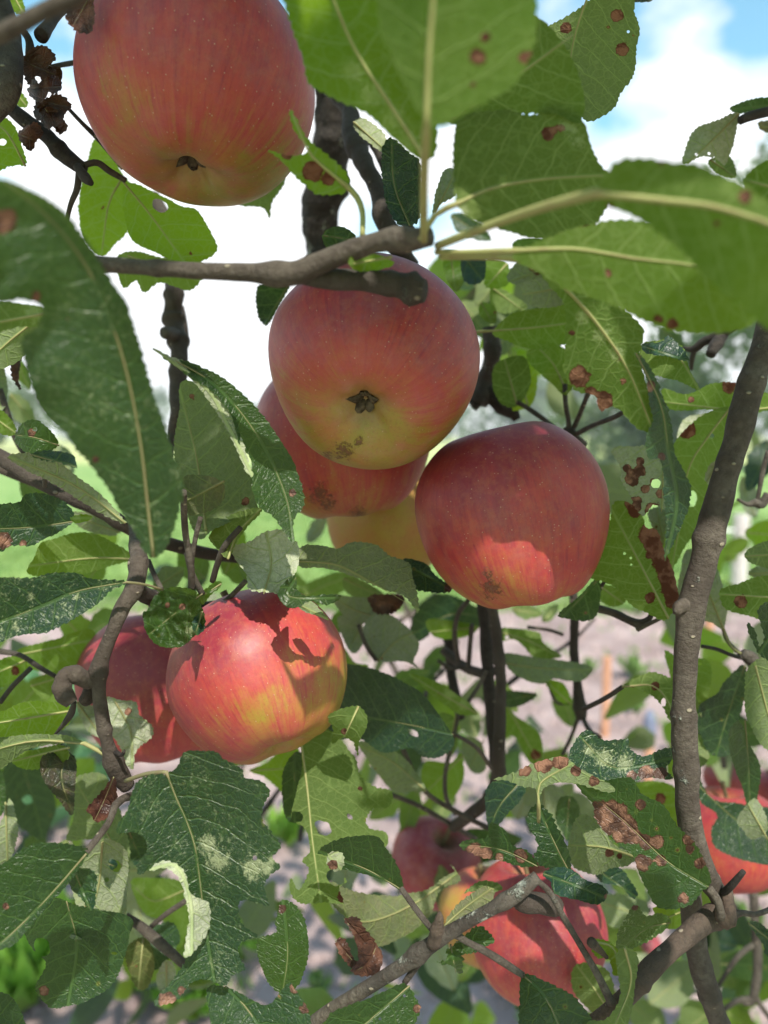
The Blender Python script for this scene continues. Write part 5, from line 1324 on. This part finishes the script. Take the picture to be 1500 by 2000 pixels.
# ---- far right bottom, pale leaves further back in the crown
for i, (bx, by, tx, ty, w, d, tone, bl) in enumerate((
        (1270, 1960, 1360, 1880, 85, .62, .3, .5), (1330, 2020, 1420, 1960, 90, .65, .5, .3), (1380, 1850, 1440, 1930, 70, .70, .5, .4),
        (1365, 1820, 1440, 1850, 50, .62, .05, .9), (1300, 1885, 1200, 1880, 40, .66, .1, .8), (1230, 1960, 1300, 2010, 60, .68, .4, .4),
        (1440, 1700, 1520, 1740, 60, .75, .6, .3), (1390, 1960, 1480, 2020, 60, .72, .8, .2), (1490, 1880, 1440, 1960, 50, .7, .6, .3),
        (1200, 1700, 1260, 1760, 60, .60, .7, .3), (1180, 1800, 1240, 1760, 50, .62, .3, .6), (1120, 1420, 1080, 1330, 40, .62, .5, .2),
        (1500, 1340, 1440, 1330, 40, .7, .3, .4), (1480, 560, 1440, 640, 40, .5, .4, .3), (1500, 690, 1450, 740, 46, .6, .3, .6),
        (1500, 860, 1460, 960, 50, .5, .05, .9), (1475, 1010, 1450, 930, 40, .52, .1, .9), (1405, 900, 1372, 960, 34, .34, .0, 1.0),
        (880, 1520, 850, 1620, 44, .6, .5, .3), (1010, 1420, 1060, 1500, 40, .60, .3, .6), (830, 1320, 870, 1260, 40, .60, .3, .3),
        (930, 1440, 900, 1360, 44, .55, .3, .5), (790, 1550, 720, 1600, 44, .62, .6, .3), (1010, 1600, 1030, 1520, 50, .5, .1, .8),
        (960, 1330, 1010, 1390, 40, .52, .6, .1), (1065, 1590, 1120, 1530, 50, .55, .3, .6), (760, 1340, 840, 1310, 40, .5, .4, .4),
        (1000, 1190, 1060, 1200, 30, .5, .5, .3), (1060, 1215, 1090, 1180, 24, .5, .4, .3), (790, 1400, 850, 1300, 50, .6, .2, .5),
        (480, 1140, 430, 1050, 60, .42, .5, .2), (400, 1130, 350, 1070, 60, .42, .45, .3), (300, 1150, 360, 1110, 50, .36, .25, .5),
        (200, 1090, 130, 1200, 60, .45, .6, .1), (120, 1200, 190, 1270, 60, .46, .6, .1), (240, 1200, 170, 1240, 60, .42, .6, .2),
        (30, 1390, 90, 1320, 50, .5, .7, .1), (600, 1060, 640, 1000, 30, .55, .1, .8), (470, 1030, 440, 1120, 44, .40, .7, .1),
        (560, 1180, 700, 1120, 50, .50, .5, .2), (440, 1490, 520, 1440, 50, .45, .6, .1), (690, 1190, 640, 1240, 40, .46, .5, .4),
        (240, 1700, 330, 1690, 50, .45, .3, .6), (330, 1900, 400, 1850, 50, .5, .6, .1), (100, 1740, 130, 1640, 60, .40, .2, .3),
        (40, 930, 110, 1000, 50, .42, .5, .3), (140, 930, 100, 860, 40, .42, .2, .6), (20, 770, 70, 840, 40, .48, .4, .5),
        (30, 700, 60, 760, 30, .46, .6, .2), (130, 1010, 60, 950, 40, .44, .6, .2), (880, 420, 960, 470, 40, .44, .2, .6),
        (980, 520, 930, 600, 50, .48, .1, .3), (930, 560, 880, 520, 50, .50, .2, .4), (1000, 640, 950, 700, 50, .46, .1, .3),
        (1060, 560, 1090, 640, 50, .46, .3, .3), (900, 590, 960, 660, 60, .50, .1, .2), (1290, 640, 1340, 700, 40, .5, .3, .6))):
    F(oval(bx, by, tx, ty, w), [(bx, by), ((bx + tx) / 2 + rs.uniform(-5, 5), (by + ty) / 2 + rs.uniform(-4, 4)), (tx, ty)], (d, d + rs.uniform(-.02, .02)),
      rs.choice('UDD'), tone, bl, rs.uniform(-.5, .5), spots=rs.uniform(0, .3), speck=rs.uniform(0, .2))

rf = random.Random(314)
for k in range(58):
    bx, by, sxx, syy = rf.choice(((300, 1150, 260, 120), (820, 1420, 240, 220), (1050, 1650, 260, 180), (1250, 1900, 240, 110), (820, 1850, 260, 160), (1430, 1150, 120, 300), (60, 1480, 120, 220), (340, 1760, 150, 120)))
    x_, y_ = bx + rf.uniform(-1, 1) * sxx, by + rf.uniform(-1, 1) * syy
    d_ = rf.uniform(.44, .85)
    L_ = rf.uniform(.045, .07) * FPX / d_ * rf.uniform(.6, 1)
    an = rf.uniform(0, 6.28)
    tx, ty = x_ + L_ * math.cos(an), y_ + L_ * math.sin(an)
    F(oval(x_, y_, tx, ty, L_ * rf.uniform(.35, .62), r=rf), [(x_, y_), ((x_ + tx) / 2 + rf.uniform(-6, 6), (y_ + ty) / 2), (tx, ty)], (d_, d_ + rf.uniform(-.02, .02)),
      rf.choice('UUD'), rf.choice((0, .1, .3, .7, .95)), rf.uniform(0, .9), rf.uniform(-.6, .6), spots=rf.uniform(0, .35), speck=rf.uniform(0, .2),
      holes=('%d,%d,%d' % ((x_ + tx) / 2 + rf.uniform(-8, 8), (y_ + ty) / 2 + 8, L_ * .05)) if rf.random() < .35 else '')

# ---- dead, curled leaves
F("168,1582 185,1560 200,1545 222,1518 229,1550 226,1582 205,1600 188,1606 178,1590", "222,1518 205,1560 185,1602", (.250, .255), 'U', .2, 0, .3, -.4, dead=1.0, crinkle=.0022, spots=0, name='withered_leaf', rw=.8, g=4)
for k, (pl, rb, d) in enumerate((
        ("40,120 60,95 85,88 108,112 96,128 112,140 92,158 70,150 58,168 48,150", "45,120 105,145", .268), ("55,172 78,160 108,146 122,170 104,186 96,178 82,200 62,190", "58,172 118,170", .266),
        ("70,200 92,190 112,182 141,206 128,222 122,243 124,256 108,246 92,252 80,236 66,228", "72,196 138,210", .268), ("34,262 52,246 72,238 84,262 70,276 62,296 46,286", "36,262 82,280", .270),
        ("50,150 62,172 74,210 92,245 106,228 90,196 78,168 64,146", "52,152 98,236", .272), ("88,210 112,215 132,246 118,262 100,240", "88,212 122,256", .262),
        ("128,30 160,-10 182,-20 183,55 168,66 148,62 136,48", "180,-15 140,55", .225),
        ("95,130 120,135 118,165 100,160", "95,130 118,165", .27),
        ("672,1795 700,1790 712,1812 735,1842 722,1862 700,1850 690,1825", "672,1795 725,1858", .268),
        ("700,1850 735,1845 748,1872 738,1902 705,1908 684,1896 700,1878", "735,1848 720,1880 688,1900", .261), ("655,1840 672,1832 690,1870 712,1893 700,1900 676,1882", "655,1838 706,1896", .266),
        ("720,1165 755,1160 790,1165 780,1190 760,1200 735,1198 722,1182", "722,1165 785,1190", .36),
        ("25,680 40,672 45,690 36,730 42,760 32,755 22,725", "42,675 35,758", .30),
        ("1225,1885 1262,1880 1290,1895 1275,1915 1240,1910", "1225,1885 1288,1905", .60))):
    F(pl, rb, d, 'U', .2, 0, .4, -.5, dead=.95, crinkle=.0045, spots=0, name='withered_leaf', rw=.5, g=4.5, teeth=1.4)

# ================================================================ unseen leaves added above and behind the lens to shape sun and shade
rc = random.Random(77)
cv, cf, cuv = [], [], []


def crown_leaf(p, L, centre=False, free=False):
    a = Vector((rc.uniform(-1, 1), rc.uniform(-1, 1), rc.uniform(-.6, .3))).normalized()
    n_ = (TO_SUN + Vector((rc.gauss(0, .5), rc.gauss(0, .5), rc.gauss(0, .5)))).normalized()
    a = (a - n_ * a.dot(n_)).normalized(); b_ = n_.cross(a)
    if free:
        a = Vector((rc.uniform(-1, 1), rc.uniform(-1, 1), rc.uniform(-1, .6))).normalized(); b_ = a.cross(Vector((rc.gauss(0, 1), rc.gauss(0, 1), rc.gauss(0, 1)))).normalized(); n_ = a.cross(b_)
    if centre: p = p - a * L * 0.5
    for q, r_ in (() if free else LIT):
        if (p - q).dot(TO_SUN) > 0:
            for u in (0.0, 0.5, 1.0):
                if (p + a * L * u - q).cross(TO_SUN).length < r_ + 0.010 + 0.26 * L * (1 if u == 0.5 else 0.4): return
    k = len(cv)
    m = 6
    for i in range(m + 1):
        u = i / m
        w = 0.30 * L * math.sin(math.pi * min(.98, u ** .8 + .01)) ** .8 + .0005
        z = -0.12 * L * u * u
        cuv.extend([(u * L * 100, w * 100), (u * L * 100, 0.0), (u * L * 100, -w * 100)])
        cv.extend([p + a * L * u + b_ * w + n_ * (z + w * .25), p + a * L * u + n_ * z, p + a * L * u - b_ * w + n_ * (z + w * .25)])
    for i in range(m):
        q = k + 3 * i
        cf.extend([(q, q + 1, q + 4, q + 3), (q + 1, q + 2, q + 5, q + 4)])


SHADES = [(850, 480, .30, .34, 6, .06), (150, 600, .22, .30, 4, .05), (1350, 900, .28, .36, 7, .06),
          (970, 1500, .40, .50, 8, .07), (100, 1750, .25, .42, 10, .05), (390, 1850, .26, .44, 6, .04), (1060, 1830, .36, .50, 8, .05), (850, 1690, .52, .6, 8, .05)]
LIT = [(P(a, b_, c_), r_) for a, b_, c_, r_ in ((460, 1290, .26, .022), (520, 1380, .26, .02), (440, 1420, .27, .01), (230, 1290, .33, .014), (250, 1400, .33, .012), (520, 1095, .265, .012), (430, 1650, .235, .008),
       (530, 1680, .235, .006), (1040, 1058, .262, -.004), (965, 1060, .262, -.010), (1340, 1450, .262, .008), (1200, 1480, .27, .012), (100, 1190, .235, .015),
       (264, 1130, .25, .010), (1050, 1760, .33, .006), (1430, 1650, .40, .02), (850, 1830, .245, .006), (385, 1800, .23, .006))]
for (px, py, d, t, n_, spread) in SHADES:
    c = P(px, py, d)
    for _ in range(n_):
        p = c + TO_SUN * (t + rc.uniform(-.05, .12)) + Vector((rc.gauss(0, spread), rc.gauss(0, spread), rc.gauss(0, spread)))
        w = p - EYE
        k = w.dot(FWD)
        if k > 0.0:
            qx = 750 + w.dot(RGT) / k * FPX; qy = 1000 - w.dot(UPV) / k * FPX
            if -200 < qx < 1700 and -350 < qy < 2350: continue
        if w.length < 0.10: continue
        crown_leaf(p, rc.uniform(.05, .085))
def place_shade_leaf(p, L):
    w = p - EYE
    k = w.dot(FWD)
    if k > 0.0:
        qx = 750 + w.dot(RGT) / k * FPX; qy = 1000 - w.dot(UPV) / k * FPX
        if -260 < qx < 1760 and -420 < qy < 2420: return
    if w.length < 0.16: return
    crown_leaf(p, L)


for _ in range(1500):                      # unseen leaves added over and beside the lens to dim the sky
    place_shade_leaf(Vector((rc.uniform(-1.1, 1.1), rc.uniform(-.75, 1.0), EYE.z + rc.uniform(.22, 1.1))), rc.uniform(.06, .09))
for _ in range(350):
    sx = rc.choice((-1, 1)) * rc.uniform(.25, 1.0)
    place_shade_leaf(Vector((sx, rc.uniform(-.3, .9), EYE.z + rc.uniform(-.5, .4))), rc.uniform(.06, .09))
from mathutils.bvhtree import BVHTree
SHADED = [(388, 180, 236, .268, ()), (729, 716, 208, .281, ()), (672, 856, 176, .352, ()), (1003, 1012, 194, .300, ((1040, 1055, 60), (962, 1055, 24)))]
sv_, sf_ = [], []
for o in TREE.children:
    b0 = len(sv_); off = o.location + TREE.location
    sv_ += [tuple(v.co + off) for v in o.data.vertices]
    sf_ += [tuple(b0 + i for i in p.vertices) for p in o.data.polygons]
scene_tree = BVHTree.FromPolygons(sv_, sf_)
for rnd_ in range(9):                      # leaves added above keep the upper apples in soft shade: close the remaining gaps
    tree_ = BVHTree.FromPolygons([tuple(v) for v in cv], cf)
    for ax, ay, ar, ad, keep_ in SHADED:
        mm = ad / FPX
        for gy in range(-8, 9):
            for gx in range(-8, 9):
                ox, oy = gx / 8.5 * ar, gy / 8.5 * ar
                if ox * ox + oy * oy > ar * ar * .97: continue
                if any(math.hypot(ax + ox - kx, ay + oy - ky) < kr for kx, ky, kr in keep_): continue
                q = P(ax + ox, ay + oy, ad) - FWD * (math.sqrt(ar * ar - ox * ox - oy * oy) * mm)
                if tree_.ray_cast(q + TO_SUN * .02, TO_SUN)[0] is not None or scene_tree.ray_cast(q + TO_SUN * .003, TO_SUN)[0] is not None: continue
                t = rc.uniform(.16, .30) + max(0, (ay + oy - 200) / 1000 * .16)
                p = q + TO_SUN * t
                w = p - EYE; k = w.dot(FWD)
                if k > 0:
                    qy = 1000 - w.dot(UPV) / k * FPX
                    if qy > -330: continue
                if w.length < .09: continue
                if rc.random() < .5: crown_leaf(p, rc.uniform(.035, .06), True)


def foliage(name, tone, seed):
    o = mesh_obj(name, [v - TREE.location for v in cv], cf, M_LEAF, TREE)
    ul = o.data.uv_layers.new(name='UVMap')
    li = np.empty(len(o.data.loops), np.int32); o.data.loops.foreach_get('vertex_index', li)
    ul.data.foreach_set('uv', np.array(cuv, np.float32)[li].ravel())
    o['kind'] = 'stuff'; o['tone'] = tone; o['seed'] = seed; o['spots'] = .1
    return o


foliage('overhead_shade_leaves', .4, 1.0)  # out-of-view leaves added to shade the upper apples and leave sun gaps
for nm_, tn_, bl_, cnt in (('inner_foliage', .1, .5, 130), ('inner_foliage', .8, .1, 90)):
    cv.clear(); cf.clear(); cuv.clear()
    for _ in range(cnt):
        bx, by, sxx, syy = rc.choice(((820, 1430, 260, 230), (1080, 1600, 280, 220), (1300, 1880, 240, 130), (820, 1850, 260, 150), (1400, 1150, 140, 300), (80, 1500, 130, 260), (340, 1800, 170, 150), (1000, 620, 120, 120)))
        crown_leaf(P(bx + rc.uniform(-1, 1) * sxx, by + rc.uniform(-1, 1) * syy, rc.uniform(.6, 1.15)), rc.uniform(.045, .075), False, True)
    fo = foliage(nm_, tn_, tn_ * 3 + 2); fo['blue'] = bl_
# the trunk beside the view and the bough that carries the added leaves over the lens
tube('trunk', [(0, 0, 0), (0.02, -0.01, 0.5), (0.0, -0.03, 0.95), (0.05, -0.08, 1.5), (0.0, -0.25, 1.95)], [.055, .045, .04, .032, .02], M_BARK, TREE, Vector((0.0, 0, 0)), 20, .2, step=.01)['lichen'] = .3
tube('branch', [(0.04, -0.1, 1.55), (-0.1, -0.4, 1.8), (-0.35, -0.7, 1.85), (-0.7, -0.9, 1.85)], [.025, .02, .014, .008], M_BARK, TREE, Vector((0, 0, 0)), 12, .2, step=.008)
for o in list(TREE.children):
    if o.name.startswith('overhead') or o.name.startswith('trunk'): pass

# ================================================================ thin summer haze between the tree and the far field edge
hv = [(x, y, z) for z in (-1.2, 17.0) for x, y in ((-140, -40), (140, -40), (140, 215), (-140, 215))]
hf = [(0, 3, 2, 1), (4, 5, 6, 7), (0, 1, 5, 4), (1, 2, 6, 5), (2, 3, 7, 6), (3, 0, 4, 7)]
hm = bpy.data.materials.new('haze_air'); hm.use_nodes = True
hn = hm.node_tree.nodes; hn.clear()
ho = hn.new('ShaderNodeOutputMaterial'); hp_ = hn.new('ShaderNodeVolumePrincipled')
hp_.inputs['Color'].default_value = (0.92, 0.95, 1.0, 1)
hp_.inputs['Density'].default_value = 0.0016
hp_.inputs['Anisotropy'].default_value = 0.2
hm.node_tree.links.new(hp_.outputs[0], ho.inputs['Volume'])
haze = mesh_obj('haze', hv, hf, hm, smooth=False)
tag(haze, 'thin pale summer haze over the field', 'haze', kind='stuff')
